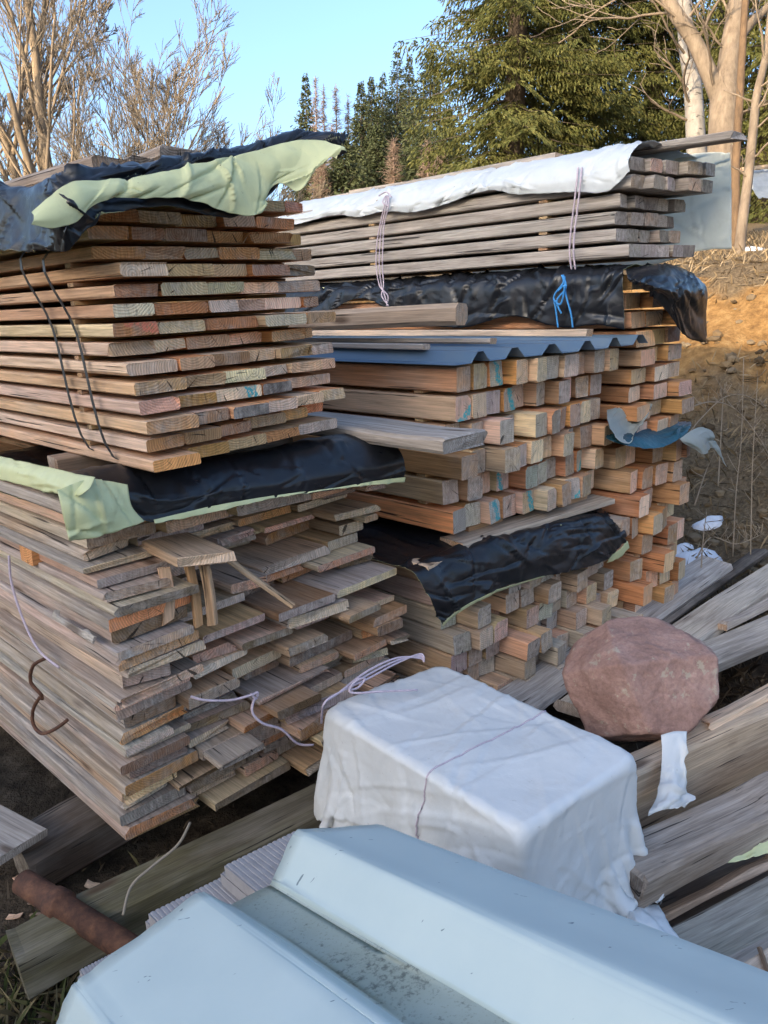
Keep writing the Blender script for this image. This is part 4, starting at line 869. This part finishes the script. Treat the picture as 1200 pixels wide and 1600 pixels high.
BARK_ASH = bark('smooth_beige_bark', (.12, .088, .06), (.25, .195, .14), 14); BARK_BIRCH = bark('birch_bark', (.20, .18, .155), (.34, .31, .275), 12, True); BARK_DARK = bark('spruce_bark', (.06, .045, .033), (.13, .10, .075))
BARK_LARCH = bark('larch_twigs', (.17, .115, .085), (.28, .20, .15), 6)
def grow(tb, tw, p, d, ln, r0, depth, rr, spread=.55, up=.25, nseg=5, kids=(3, 5), thin=.0035, wig=.16, sides=6, kidlen=(.5, .8), lowest=.3):
    pts = [np.asarray(p, float)]; rad = [r0]; d = unit(d)
    r1_ = max(r0 * .45, thin)
    for i in range(nseg):
        d = unit(d + np.array([rr.gauss(0, wig), rr.gauss(0, wig), rr.gauss(0, wig) * .6 + up * .12])); pts.append(pts[-1] + d * ln / nseg); rad.append(r0 + (r1_ - r0) * (i + 1) / nseg)
    (tb if depth > 2 else tw).add(pts, rad, sides if depth > 2 else (4 if depth > 1 else 3), cap=False)
    if depth <= 0: return
    for k in range(rr.randint(*kids)):
        f = rr.uniform(.3 if depth < 4 else lowest, 1.0); i = min(int(f * nseg), nseg - 1); b = pts[i] + (pts[i + 1] - pts[i]) * (f * nseg - i)
        ax_ = unit(pts[i + 1] - pts[i]); sd_ = unit(np.cross(ax_, np.array([rr.gauss(0, 1), rr.gauss(0, 1), rr.gauss(0, 1)])) + 1e-9)
        nd = unit(ax_ * (1 - spread * .5) + sd_ * spread * rr.uniform(.7, 1.3) + ZV * up)
        grow(tb, tw, b, nd, ln * rr.uniform(*kidlen) * (1.1 - .4 * f), max(rad[i] * rr.uniform(.32, .52), thin), depth - 1, rr, spread, up, max(3, nseg - 1), kids, thin, wig, sides, kidlen, lowest)
def bare_tree(label, base, stems, seed, mat=None, twig=None, **kw):
    rr = random.Random(seed); t = empty('bare_tree', base); tag(t, label, 'tree'); tb = Tubes(); tw = Tubes()
    for d, ln, r0, dep in stems: grow(tb, tw, np.asarray(base) + np.array([rr.uniform(-.05, .05), rr.uniform(-.05, .05), -.1]), d, ln, r0, dep, rr, **kw)
    if tb.n: tb.build('trunk', mat or BARK_TAN, t)
    if tw.n: tw.build('crown', twig or BARK_TWIG, t)
    return t
def gbase(px, depth):
    q = atd(px, 400, depth); return np.array([q[0], q[1], ground_z(q[0], q[1])])
b = gbase(74, 9.5)
bare_tree('bare tree with twin tan trunks behind the strapped stack', b, [((-.04, 0, 1), 6.5, .10, 4), ((.06, .03, 1), 6.8, .09, 4), ((-.26, .1, 1), 5.5, .06, 4)], 3, nseg=12, kids=(6, 8), wig=.07, spread=.55, up=.3, kidlen=(.3, .5), thin=.0035, lowest=.34)
b = gbase(18, 10.5); bare_tree('slender bare tree at the edge beyond the twin-trunked one', b, [((-.03, 0, 1), 6.0, .06, 4), ((.05, .1, 1), 5.4, .045, 4)], 8, nseg=10, kids=(6, 7), wig=.07, spread=.55, kidlen=(.32, .5), thin=.005)
b = gbase(150, 9.3)
bare_tree('spreading bare bush tree with fine twigs beside the twin-trunked tree', b, [((-.10, 0, 1), 4.2, .075, 4), ((.14, .1, 1), 4.0, .05, 4), ((.30, 0, 1), 3.8, .036, 4), ((.50, -.1, .95), 3.6, .034, 4), ((1.0, 0, .75), 3.0, .03, 4), ((1.3, .1, .6), 2.6, .025, 4), ((.85, -.2, .95), 3.0, .026, 4), ((-.3, .1, 1), 3.8, .04, 4), ((.02, .2, 1), 4.0, .042, 4), ((.22, .2, 1), 3.8, .034, 4), ((.62, .2, .9), 3.2, .03, 4), ((.4, .1, 1), 3.5, .03, 4)], 5, nseg=9, kids=(5, 7), wig=.06, spread=.38, up=.08, kidlen=(.38, .62), thin=.0032)
for k, (px, dd) in enumerate(((-10, 8.6), (45, 8.2), (110, 8.9))):
    b = gbase(px, dd); rr = random.Random(k)
    bare_tree(['tangled dry shrub at the edge behind the strapped stack', 'tangled dry shrub below the twin trunks', 'tangled dry shrub below the spreading bush tree'][k], b, [((rr.uniform(-.9, .9), rr.uniform(-.4, .4), 1), rr.uniform(1.0, 1.55), .014, 2) for _ in range(12)], 30 + k, nseg=6, kids=(3, 5), wig=.25, spread=.9, up=-.05, kidlen=(.4, .7), thin=.004)
# right-hand trees on the bank
b = gbase(1128, 10.0); t = empty('bare_tree', b); tag(t, 'thick beige forked trunk standing behind the grey stack', 'tree'); tb = Tubes(); tw = Tubes(); rr = random.Random(12)
k_ = lambda x, y: atd(x, y, 10.0)
tb.add(smooth_line([b - ZV * .3, b + ZV * .3, k_(1126, 300), k_(1130, 200), k_(1133, 140), k_(1143, 70), k_(1160, -30), k_(1172, -140), k_(1186, -300)], 4), list(np.interp(np.linspace(0, 1, 33), [0, .1, .5, .55, .8, 1], [.25, .20, .178, .142, .12, .07])), 14)
tb.add(smooth_line([k_(1128, 165), k_(1112, 125), k_(1085, 65), k_(1052, 15), k_(1025, -40), k_(985, -120)], 4), list(np.linspace(.115, .07, 21)), 12)
tb.add(smooth_line([k_(1146, 75), k_(1170, 40), k_(1200, 10), k_(1240, -40)], 4), list(np.linspace(.07, .04, 13)), 8)
for (x, y, dx, dz, ln) in ((1120, 150, -.5, .9, .9), (1085, 70, .5, .9, 1.1), (1065, 35, -.8, .5, 1.3), (1140, 100, .7, .6, .9), (1150, 50, -.5, .9, 1.0), (1055, 20, -.9, .1, 1.2), (1130, 180, .8, .3, .6), (1142, 90, -.7, .8, .9), (1030, -20, -.9, -.3, 1.4), (1160, 0, .9, .3, 1.0)):
    grow(tb, tw, k_(x, y), (dx, rr.uniform(-.5, .1), dz), ln, .022, 2, rr, nseg=6, kids=(2, 4), wig=.18, thin=.005)
tb.build('trunk', BARK_ASH, t); tw.build('crown', BARK_ASH, t)
b = gbase(1090, 11.2); t = empty('bare_tree', b); tag(t, 'speckled pale trunk just beside the thick forked tree', 'tree'); tb = Tubes(); tw = Tubes(); k_ = lambda x, y: atd(x, y, 11.2)
tb.add(smooth_line([b - ZV * .3, k_(1091, 300), k_(1087, 215), k_(1082, 130), k_(1073, 70), k_(1068, 0), k_(1060, -150)], 4), list(np.linspace(.16, .09, 25)), 12)
for (x, y, dx, dz, ln) in ((1084, 170, -.9, .5, 1.1), (1080, 190, -.9, .2, .9), (1075, 90, -.8, .3, 1.2), (1070, 40, .6, .8, 1.0), (1072, 60, -.8, .6, 1.2), (1080, 150, -.6, .8, .9)):
    grow(tb, tw, k_(x, y), (dx, -.3, dz), ln, .025, 2, rr, nseg=6, kids=(2, 4), wig=.16, thin=.005)
tb.build('trunk', BARK_BIRCH, t); tw.build('crown', BARK_ASH, t)
b = gbase(1158, 8.6); t = empty('bare_tree', b); tag(t, 'slim crooked tree in front of the thick trunk on the bank', 'tree'); tb = Tubes(); tw = Tubes(); k_ = lambda x, y: atd(x, y, 8.6)
tb.add(smooth_line([b - ZV * .2, k_(1157, 372), k_(1168, 285), k_(1178, 190), k_(1182, 150), k_(1197, 85), k_(1204, 20), k_(1212, -80)], 4), list(np.linspace(.062, .032, 29)), 9)
for (x, y, dx, dz, ln) in ((1195, 95, -.5, .8, .75), (1182, 140, .7, .6, .6), (1175, 205, .8, .5, .5), (1172, 250, .8, .4, .5), (1180, 160, -.8, .3, .4), (1168, 280, -.5, .5, .3), (1178, 180, .6, .9, .5)):
    grow(tb, tw, k_(x, y), (dx, -.2, dz), ln, .016, 2, rr, nseg=6, kids=(2, 4), wig=.18, thin=.004)
tb.build('trunk', BARK_ASH, t); tw.build('crown', BARK_ASH, t)
b = gbase(1150, 9.4); t = empty('bare_tree', b); tag(t, 'thin rusty-brown trunk rising beside the milky foil', 'tree'); tb = Tubes(); k_ = lambda x, y: atd(x, y, 9.4)
tb.add(smooth_line([b - ZV * .2, k_(1149, 330), k_(1150, 250), k_(1156, 150), k_(1161, 60), k_(1168, -60)], 4), list(np.linspace(.06, .04, 21)), 8); tb.build('trunk', bark('rusty_bark', (.08, .05, .028), (.17, .105, .055)), t)

NEED = {}
def needle_mat(name, a, b, c):
    m, nt, bs = new_mat(name); g = G(nt); tc = g.n('TexCoord'); v = tc.outputs['Object']
    n = g.noise(v, 1.1, 3, .6); f = g.noise(v, 9, 3, .6)
    cc = g.mix(g.rng(n, .35, .65), a, b); cc = g.mix(g.rng(f, .45, .7, 0, .7), cc, c)
    g.put(bs.inputs['Base Color'], cc); bs.inputs['Roughness'].default_value = .65; bs.inputs['Specular IOR Level'].default_value = .2
    tr = g.n('BsdfTranslucent'); g.put(tr.inputs[0], cc); mx = g.n('MixShader'); mx.inputs[0].default_value = .25
    nt.links.new(bs.outputs[0], mx.inputs[1]); nt.links.new(tr.outputs[0], mx.inputs[2]); nt.links.new(mx.outputs[0], nt.nodes['Material Output'].inputs[0]); return m
NEAR = needle_mat('near_spruce_needles', (.065, .078, .022), (.11, .113, .033), (.175, .152, .048)); FARN = needle_mat('far_spruce_needles', (.045, .06, .028), (.075, .088, .038), (.11, .11, .05))
def spruce(label, base, height, radius, seed, leaf=.16, density=1.0, mat=None, low=.06, droop=.5, group=None, hang=.5, rlow=1.0, expo=.78, slim=.20, curtain=.3):
    rr = np.random.RandomState(seed); base = np.asarray(base, float); t = empty('spruce', base); tag(t, label, 'spruce', group)
    tb = Tubes(); tb.add([base - ZV * .4, base + ZV * height * .5, base + ZV * height], [height * .014 + .03, height * .009 + .01, .01], 7); 
    quads = []; z = low * height; 
    step = max(.16, height * .021) / density ** .5
    while z < height * .985:
        f = (z - low * height) / (height * (1 - low)); R = radius * (1 - f) ** expo * (1 if f > .1 else rlow + (1 - rlow) * f * 10)
        nb = max(5, int(rr.uniform(6, 9) * (1 if f < .8 else .8) * (1.5 if expo > .8 else 1)))
        a0 = rr.uniform(0, 6.28)
        for k in range(nb):
            a = a0 + 6.283 * k / nb + rr.normal(0, .22); ln = max(.12, R * rr.uniform(.62, 1.15)); z0 = base[2] + z + rr.normal(0, step * .7)
            ns = max(5, int(ln / (leaf * 1.05) * density)); s = np.linspace(.08, 1, ns)
            elev = .35 * f - droop * (1 - f) * .7
            bx = base[0] + np.cos(a) * ln * s; by = base[1] + np.sin(a) * ln * s
            bz = z0 + ln * (elev * s - .22 * s * s * (1 - f) + .20 * s ** 3)
            if ln > .6: tb.add([(bx[i], by[i], bz[i]) for i in (0, ns // 2, ns - 1)], [.012 + .006 * ln, .012, .004], 3, cap=False)
            wid = np.minimum(ln * .42 * (1 - .8 * s) + leaf * (.5 if expo < .8 else .15 + .35 * (1 - f)), .75)
            qn = np.maximum(3, (2 + wid / leaf * 4.2 * density).astype(int)); ix = np.repeat(np.arange(ns), qn); N_ = len(ix); wd = wid[ix]
            sg = np.where(rr.rand(N_) < .5, -1., 1.); tt_ = rr.rand(N_) ** .8; o1 = sg * tt_ * wd; fwd = tt_ * wd * .55; ca, sa = np.cos(a), np.sin(a)
            c = np.stack([bx[ix] - sa * o1 + ca * fwd, by[ix] + ca * o1 + sa * fwd, bz[ix] - curtain * (tt_ * wd) ** 1.2 * 1.6 + rr.normal(0, leaf * .12, N_)], 1)
            dd = np.stack([ca * .55 - sa * sg * .8 + rr.normal(0, .28, N_), sa * .55 + ca * sg * .8 + rr.normal(0, .28, N_), -hang * (.35 + tt_) + rr.normal(0, .25, N_)], 1)
            lf = leaf * (.45 + .55 * (1 - f)) if expo > .8 else leaf; dd = dd / np.linalg.norm(dd, axis=1, keepdims=True) * lf * rr.uniform(.7, 1.5, (N_, 1))
            sd_ = np.cross(dd, rr.normal(0, 1, (N_, 3))); sd_ = sd_ / (np.linalg.norm(sd_, axis=1, keepdims=True) + 1e-9) * lf * slim
            quads.append(np.stack([c - sd_ * .5, c + dd * .45 - sd_, c + dd, c + dd * .45 + sd_], 1))
        z += step * rr.uniform(.75, 1.25)
    qv = np.concatenate(quads).reshape(-1, 3); fast_mesh('crown', qv, np.arange(len(qv)).reshape(-1, 4), mat or NEAR, t)
    tb.build('trunk', BARK_DARK, t); return len(qv) // 4
nq = 0
def fbase(px, depth): q = atd(px, 300, depth); return np.array([q[0], q[1], ground_z(q[0], q[1])])
nq += spruce('huge drooping spruce in the sun behind the middle of the grey stack', fbase(800, 20), 20, 3.0, 1, .125, 1.25, slim=.15, hang=1.0, curtain=.55, expo=.62, droop=.6, low=.05)
nq += spruce('large sunlit spruce close beside the huge drooping one', fbase(890, 22), 22, 3.0, 2, .125, 1.25, slim=.15, hang=1.0, curtain=.55, expo=.62, droop=.6, low=.05)
nq += spruce('dense spruce behind the speckled pale trunk', fbase(1010, 23), 21.0, 2.8, 3, .125, 1.25, slim=.15, hang=1.0, curtain=.55, expo=.62, droop=.5)
nq += spruce('dark spruce behind the slim crooked tree', fbase(1190, 21), 18.0, 2.6, 4, .125, 1.25, slim=.15, hang=1.0, curtain=.55, expo=.62, droop=.5)
nq += spruce('spruce seen between the forked limbs of the thick trunk', fbase(1105, 27), 16.0, 2.8, 6, .25, .7, hang=.9, droop=.5)
def topz(y, depth): return (CAM + ray(600, y) * depth)[2]
FAR = [(481, 143, 62, 1.15, 'far spruce standing apart nearest the turned-up tarpaulin corner'), (565, 150, 60, 1.3, 'far spruce just past the bare larches'), (581, 141, 64, 1.3, 'far spruce with a thin tip, second past the larches'), (598, 134, 68, 1.4, 'far spruce in the shade of the tall pair'),
       (620, 104, 66, 1.7, 'far spruce, taller and nearer the larches of the tall pair'), (638, 114, 70, 1.6, 'far spruce, lower one of the tall pair'), (671, 97, 56, 1.9, 'tallest far spruce, nearest the huge drooping one'), (700, 190, 52, 1.6, 'low far spruce half hidden by the huge drooping one'),
       (537, 225, 46, 1.25, 'small far spruce in front of the larches'), (660, 215, 47, 1.2, 'small far spruce in front of the tallest one'), (590, 205, 50, 1.2, 'small far spruce in front of the shaded one')]
for k, (x, y, dp, w_, lab) in enumerate(FAR):
    b = fbase(x, dp); h_ = topz(y, dp) - b[2]; nq += spruce(lab, b, h_ * 1.04, w_ * 3.0, 40 + k, .34, .8, FARN, group='far spruces at the wood edge', hang=.45, droop=.35, low=.02, expo=1.02, slim=.27)
def larch(label, x, y, dp, seed, rad):
    b = fbase(x, dp); h_ = topz(y, dp) - b[2]; rr = np.random.RandomState(seed); t = empty('larch', b); tag(t, label, 'larch', 'bare larches at the wood edge')
    tb = Tubes(); tb.add([b - ZV * .3, b + ZV * h_ * .5, b + ZV * h_], [.14, .08, .02], 6); tb.build('trunk', BARK_LARCH, t); tw = Tubes(); z = h_ * .08
    while z < h_ * .97:
        f = z / h_
        for k in range(6):
            a = rr.uniform(0, 6.28); ln = 1.5 * rad * (1 - f) ** .8 * rr.uniform(.5, 1.1); p = b + ZV * (z + rr.normal(0, h_ * .02)); e = p + np.array([math.cos(a) * ln, math.sin(a) * ln, ln * rr.uniform(-.15, .3)])
            tw.add([p, .5 * p + .5 * e - ZV * ln * .06, e], [.022, .015, .008], 3, cap=False)
            for q in range(8):
                s = rr.uniform(.25, 1); c = p + (e - p) * s; d = rr.normal(0, 1, 3) * np.array([.28, .28, .22]) * rad * .6; tw.add([c, c + d], [.011, .006], 3, cap=False)
        z += h_ * .022
    tw.build('crown', BARK_LARCH, t)
for k, a in enumerate([('bare larch, tallest and nearest the lone far spruce', 496, 131, 60, 1, 1.1), ('bare larch in the middle of the far clump', 508, 142, 61, 2, 1.0), ('bare larch of the far clump, nearest the dense spruces', 527, 141, 62, 3, 1.2), ('bare larch at the shoulder of the far clump', 545, 160, 63, 4, 1.1), ('small bare larch low behind the strapped stack', 501, 250, 45, 5, 1.2), ('small bare larch low between the far spruces', 615, 220, 46, 6, 1.1), ('bare larch in front of the tallest far spruce', 668, 225, 45, 7, 1.1), ('bare larch low beside the huge drooping spruce', 688, 235, 44, 8, 1.1), ('bare larch behind the lone far spruce', 520, 200, 58, 9, 1.3)]): larch(*a)

# ------------------------------------------------------------------ a covered pile up on the bank
b = gbase(1235, 13.0); t = empty('covered_pile', b); tag(t, 'grey covered wood pile far up on the bank behind the slim tree', 'wood pile')
r3 = random.Random(2)
for k in range(8):
    o = piece('board', b + np.array([-.75 + .02 * k, .1 * (k % 3), .06 + .05 * k]), b + np.array([1.6, .3 + .1 * (k % 3), .06 + .05 * k]), .15, .04, 0, vary(TAN, r3), .3, TAN, .4, r3)
    mw = o.matrix_world.copy(); o.parent = t; o.matrix_parent_inverse = Matrix.Translation(-Vector(t.location)); o.matrix_world = mw
kk = lambda x, y, d=12.6: atd(x, y, d)
sheet('cover', [[kk(1172, 268, 13.4), kk(1220, 262, 13.4), kk(1290, 258, 13.4)], [kk(1166, 272), kk(1215, 268), kk(1290, 262)], [kk(1172, 290, 12.3), kk(1215, 285, 12.3), kk(1290, 280, 12.3)], [kk(1186, 310, 12.1), kk(1225, 308, 12.1), kk(1290, 300, 12.1)]], 16, 20, [plastic('grey_cover', (.42, .43, .42), .5, .3)], .03, (3, 3), 4, parent=t)
o = one('pale pole lying along the top of the covered pile', 'pole', 'pole', atd(1158, 268, 12.5), atd(1320, 250, 12.9), .07, .06, 0, (.5, .38, .26), .1)

# ------------------------------------------------------------------ dead grass, litter, weeds, snow
def blades(name, label, cat, n, area, mat, hgt, wid, lean, seed, kind='stuff'):
    rr = np.random.RandomState(seed); V = []
    while len(V) < n:
        x, y = area(rr)
        if x is None: continue
        z = ground_z(x, y) - .01; h = hgt * rr.uniform(.4, 1.3); a = rr.uniform(0, 6.28); d = np.array([math.cos(a), math.sin(a), 0]); s = np.array([-d[1], d[0], 0]) * wid * rr.uniform(.6, 1.4)
        p = np.array([x, y, z]); l = lean * rr.uniform(.3, 1.6) * h; k = math.sqrt(max(.05, 1 - (l / h) ** 2)) if l < h else .12
        V.append((p - s, p + s, p + d * l * .5 + ZV * h * k * .62 + s * .7, p + d * l + ZV * h * k * (.9 if l < h else .35)))
    v = np.array(V).reshape(-1, 3); o = fast_mesh(name, v, np.arange(len(v)).reshape(-1, 4), mat); tag(o, label, cat, kind=kind); return o
def var_mat(name, cols):
    m, nt, bs = new_mat(name); g = G(nt); ge = g.n('NewGeometry'); r_ = ge.outputs['Random Per Island']
    g.put(bs.inputs['Base Color'], g.ramp(r_, [(i / max(len(cols) - 1, 1), c) for i, c in enumerate(cols)])); bs.inputs['Roughness'].default_value = .9; bs.inputs['Specular IOR Level'].default_value = .1; return m
STRAW = var_mat('dry_grass', [(.08, .055, .032), (.22, .16, .09), (.33, .25, .155), (.16, .115, .065)]); LITTER = var_mat('ground_litter', [(.03, .022, .016), (.12, .085, .055), (.24, .18, .12), (.06, .045, .03)]); LIVE = var_mat('live_grass', [(.05, .06, .02), (.09, .10, .035), (.24, .19, .10), (.12, .09, .05), (.3, .24, .13)])
def sarea(s0, s1, xa, xb):
    def f(rr):
        x = rr.uniform(xa, xb); s = rr.uniform(s0, s1); y = (s + PW - .702 * x) / .712
        return (x, y) if y > 1 else (None, None)
    return f
blades('dry_grass', 'matted dry grass over the top of the bank', 'grass', 20000, sarea(6.7, 12.5, 1.2, 9.5), STRAW, .15, .0055, .95, 1)
blades('dry_grass', 'sparse dead grass on the slope below the clay bank', 'grass', 10000, sarea(3.0, 5.9, 1.0, 5.0), STRAW, .13, .0045, 1.1, 2)
def near(cx, cy, r): return lambda rr: (cx + rr.normal(0, r), cy + rr.normal(0, r))
q = atz(90, 1590, -.15); blades('grass_tuft', 'green and yellow grass tuft beside the mossy timber end', 'grass', 900, near(q[0], q[1], .13), LIVE, .13, .003, .8, 3)
q = atz(30, 1420, -.15); blades('ground_litter', 'dark straw and bark litter beside the loose stack', 'litter', 2600, lambda rr: (rr.uniform(-2.4, -.2), rr.uniform(.7, 2.6)), LITTER, .06, .004, 1.4, 4)
q = atz(1150, 1080, .2); blades('ground_litter', 'dry stalks tangled between the timbers beside the boulder', 'litter', 1800, near(q[0], q[1], .3), LITTER, .12, .003, 1.2, 5)
# clods and stones on the slope
def clods():
    import bmesh
    bm = bmesh.new(); rr = random.Random(9)
    for _ in range(900):
        x = rr.uniform(1.2, 5.5); s = rr.uniform(3.4, 6.9); y = (s + PW - .702 * x) / .712
        if y < 2: continue
        k = rr.uniform(.012, .05) * (1.6 if rr.random() < .06 else 1); m_ = Matrix.Translation((x, y, ground_z(x, y) + k * .2)) @ Matrix.Rotation(rr.uniform(0, 6), 4, 'Z') @ Matrix.Diagonal((k * rr.uniform(.7, 1.4), k, k * rr.uniform(.5, .9), 1))
        r_ = bmesh.ops.create_icosphere(bm, subdivisions=1, radius=1.0, matrix=m_)
        for v in r_['verts']: v.co += Vector((rr.uniform(-1, 1), rr.uniform(-1, 1), rr.uniform(-1, 1))) * k * .18
    me = bpy.data.meshes.new('clods'); bm.to_mesh(me); bm.free(); me.materials.append(var_mat('clods', [(.06, .042, .025), (.17, .11, .055), (.22, .17, .11), (.11, .078, .048)]))
    o = bpy.data.objects.new('clods', me); col.objects.link(o); tag(o, 'clods and stones fallen from the clay bank', 'clods', kind='stuff')
clods()
WEED = var_mat('dead_weed', [(.26, .20, .14), (.38, .31, .23)])
def weed(label, line, dep, twigs, seed, rad=.0045):
    rr = random.Random(seed); tb = Tubes(); pts = smooth_line([atd(x, y, dep + .02 * i) for i, (x, y) in enumerate(line)], 5); tb.add(pts, list(np.linspace(rad, rad * .5, len(pts))), 4)
    for k in range(twigs):
        i = rr.randrange(len(pts) // 3, len(pts)); d = np.array([rr.uniform(-1, 1), rr.uniform(-.5, .5), rr.uniform(.1, 1)]) * rr.uniform(.05, .14); tb.add([pts[i], pts[i] + d * .6, pts[i] + d + ZV * .01], [rad * .5, rad * .4, rad * .3], 3)
    tag(tb.build('dead_weed', WEED), label, 'weed', 'dead weed stalks at the foot of the bank')
weed('tall dead weed stalk farthest from the stacks, at the photo edge', [(1172, 905), (1174, 800), (1176, 720), (1184, 590)], 4.5, 14, 1)
weed('tall dead weed stalk before the slope, midway', [(1145, 870), (1150, 770), (1158, 690), (1162, 560)], 4.7, 12, 2)
weed('arching dead bramble over the foot of the bank', [(1070, 640), (1110, 628), (1150, 640), (1190, 690), (1215, 740)], 5.2, 22, 3)
weed('arching dead bramble crossing the first one', [(1060, 700), (1090, 660), (1130, 622), (1165, 618), (1200, 640)], 5.0, 22, 4)
weed('dead weed stalk under the drooping teal flap', [(1085, 790), (1100, 745), (1108, 725)], 4.3, 3, 5)
weed('low tangle of dead stems by the foot of the orange stack', [(1085, 880), (1110, 840), (1150, 850), (1190, 835)], 4.4, 26, 6)
weed('dead stalk leaning beside the silvery plank', [(1095, 905), (1098, 850), (1104, 800)], 4.2, 6, 7)
weed('thin upright dead stalk close behind the teal flap', [(1122, 760), (1126, 690), (1130, 620)], 5.3, 10, 8, .006)
q0 = L(-.25, .28, -.03); tb = Tubes(); tb.add(smooth_line([atd(192, 1430, 2.0), atd(205, 1385, 2.05), atd(240, 1352, 2.1), atd(278, 1320, 2.15), atd(297, 1285, 2.2)], 6), .004, 5); tag(tb.build('dead_stalk', WEED), 'bent dry stalk hanging under the lowest board of the loose stack', 'stalk')
m, nt, bs = new_mat('old_snow'); g = G(nt); tc = g.n('TexCoord'); nn_ = g.noise(tc.outputs['Object'], 20, 5, .7); g.put(bs.inputs['Base Color'], g.mix(g.rng(nn_, .5, .75, 0, .5), (.78, .80, .84), (.5, .48, .45))); bs.inputs['Roughness'].default_value = .7; g.put(bs.inputs['Normal'], g.bump(nn_, .5, .03)); SNOW = m
def snow(label, px, py, dep, rx, ry, hz, seed):
    c = atd(px, py, dep); n = 22; vs = [(c[0], c[1], ground_z(c[0], c[1]) + hz)]; fs = []
    for k in range(1, 6):
        for i in range(n):
            a = 6.283 * i / n; q = k / 5 * (1 + .35 * fnoise(math.cos(a) * 1.7, math.sin(a) * 1.7, seed)); x = c[0] + rx * q * math.cos(a); y = c[1] + ry * q * math.sin(a)
            vs.append((x, y, ground_z(x, y) + hz * (1 - (k / 5) ** 2.2) * (1 + .5 * fnoise(x * 14, y * 14, seed)) - (.05 if k == 5 else 0)))
    for i in range(n): fs.append((0, 1 + i, 1 + (i + 1) % n))
    for k in range(4):
        for i in range(n): fs.append((1 + k * n + i, 1 + (k + 1) * n + i, 1 + (k + 1) * n + (i + 1) % n, 1 + k * n + (i + 1) % n))
    tag(mesh_obj('snow_patch', vs, fs, SNOW, smooth=True), label, 'snow')
snow('largest snow patch at the foot of the orange stack', 1090, 862, 4.85, .2, .16, .08, 1); snow('thin snow patch just beyond the orange stack', 1055, 870, 4.7, .12, .1, .04, 2); snow('small snow patch below the teal flap', 1110, 786, 5.2, .12, .07, .04, 3); snow('small snow patch touching the orange beams', 1066, 790, 5.0, .1, .07, .05, 4); snow('snow scrap up on the bank beside the slim tree', 1175, 382, 8.6, .18, .08, .03, 5)
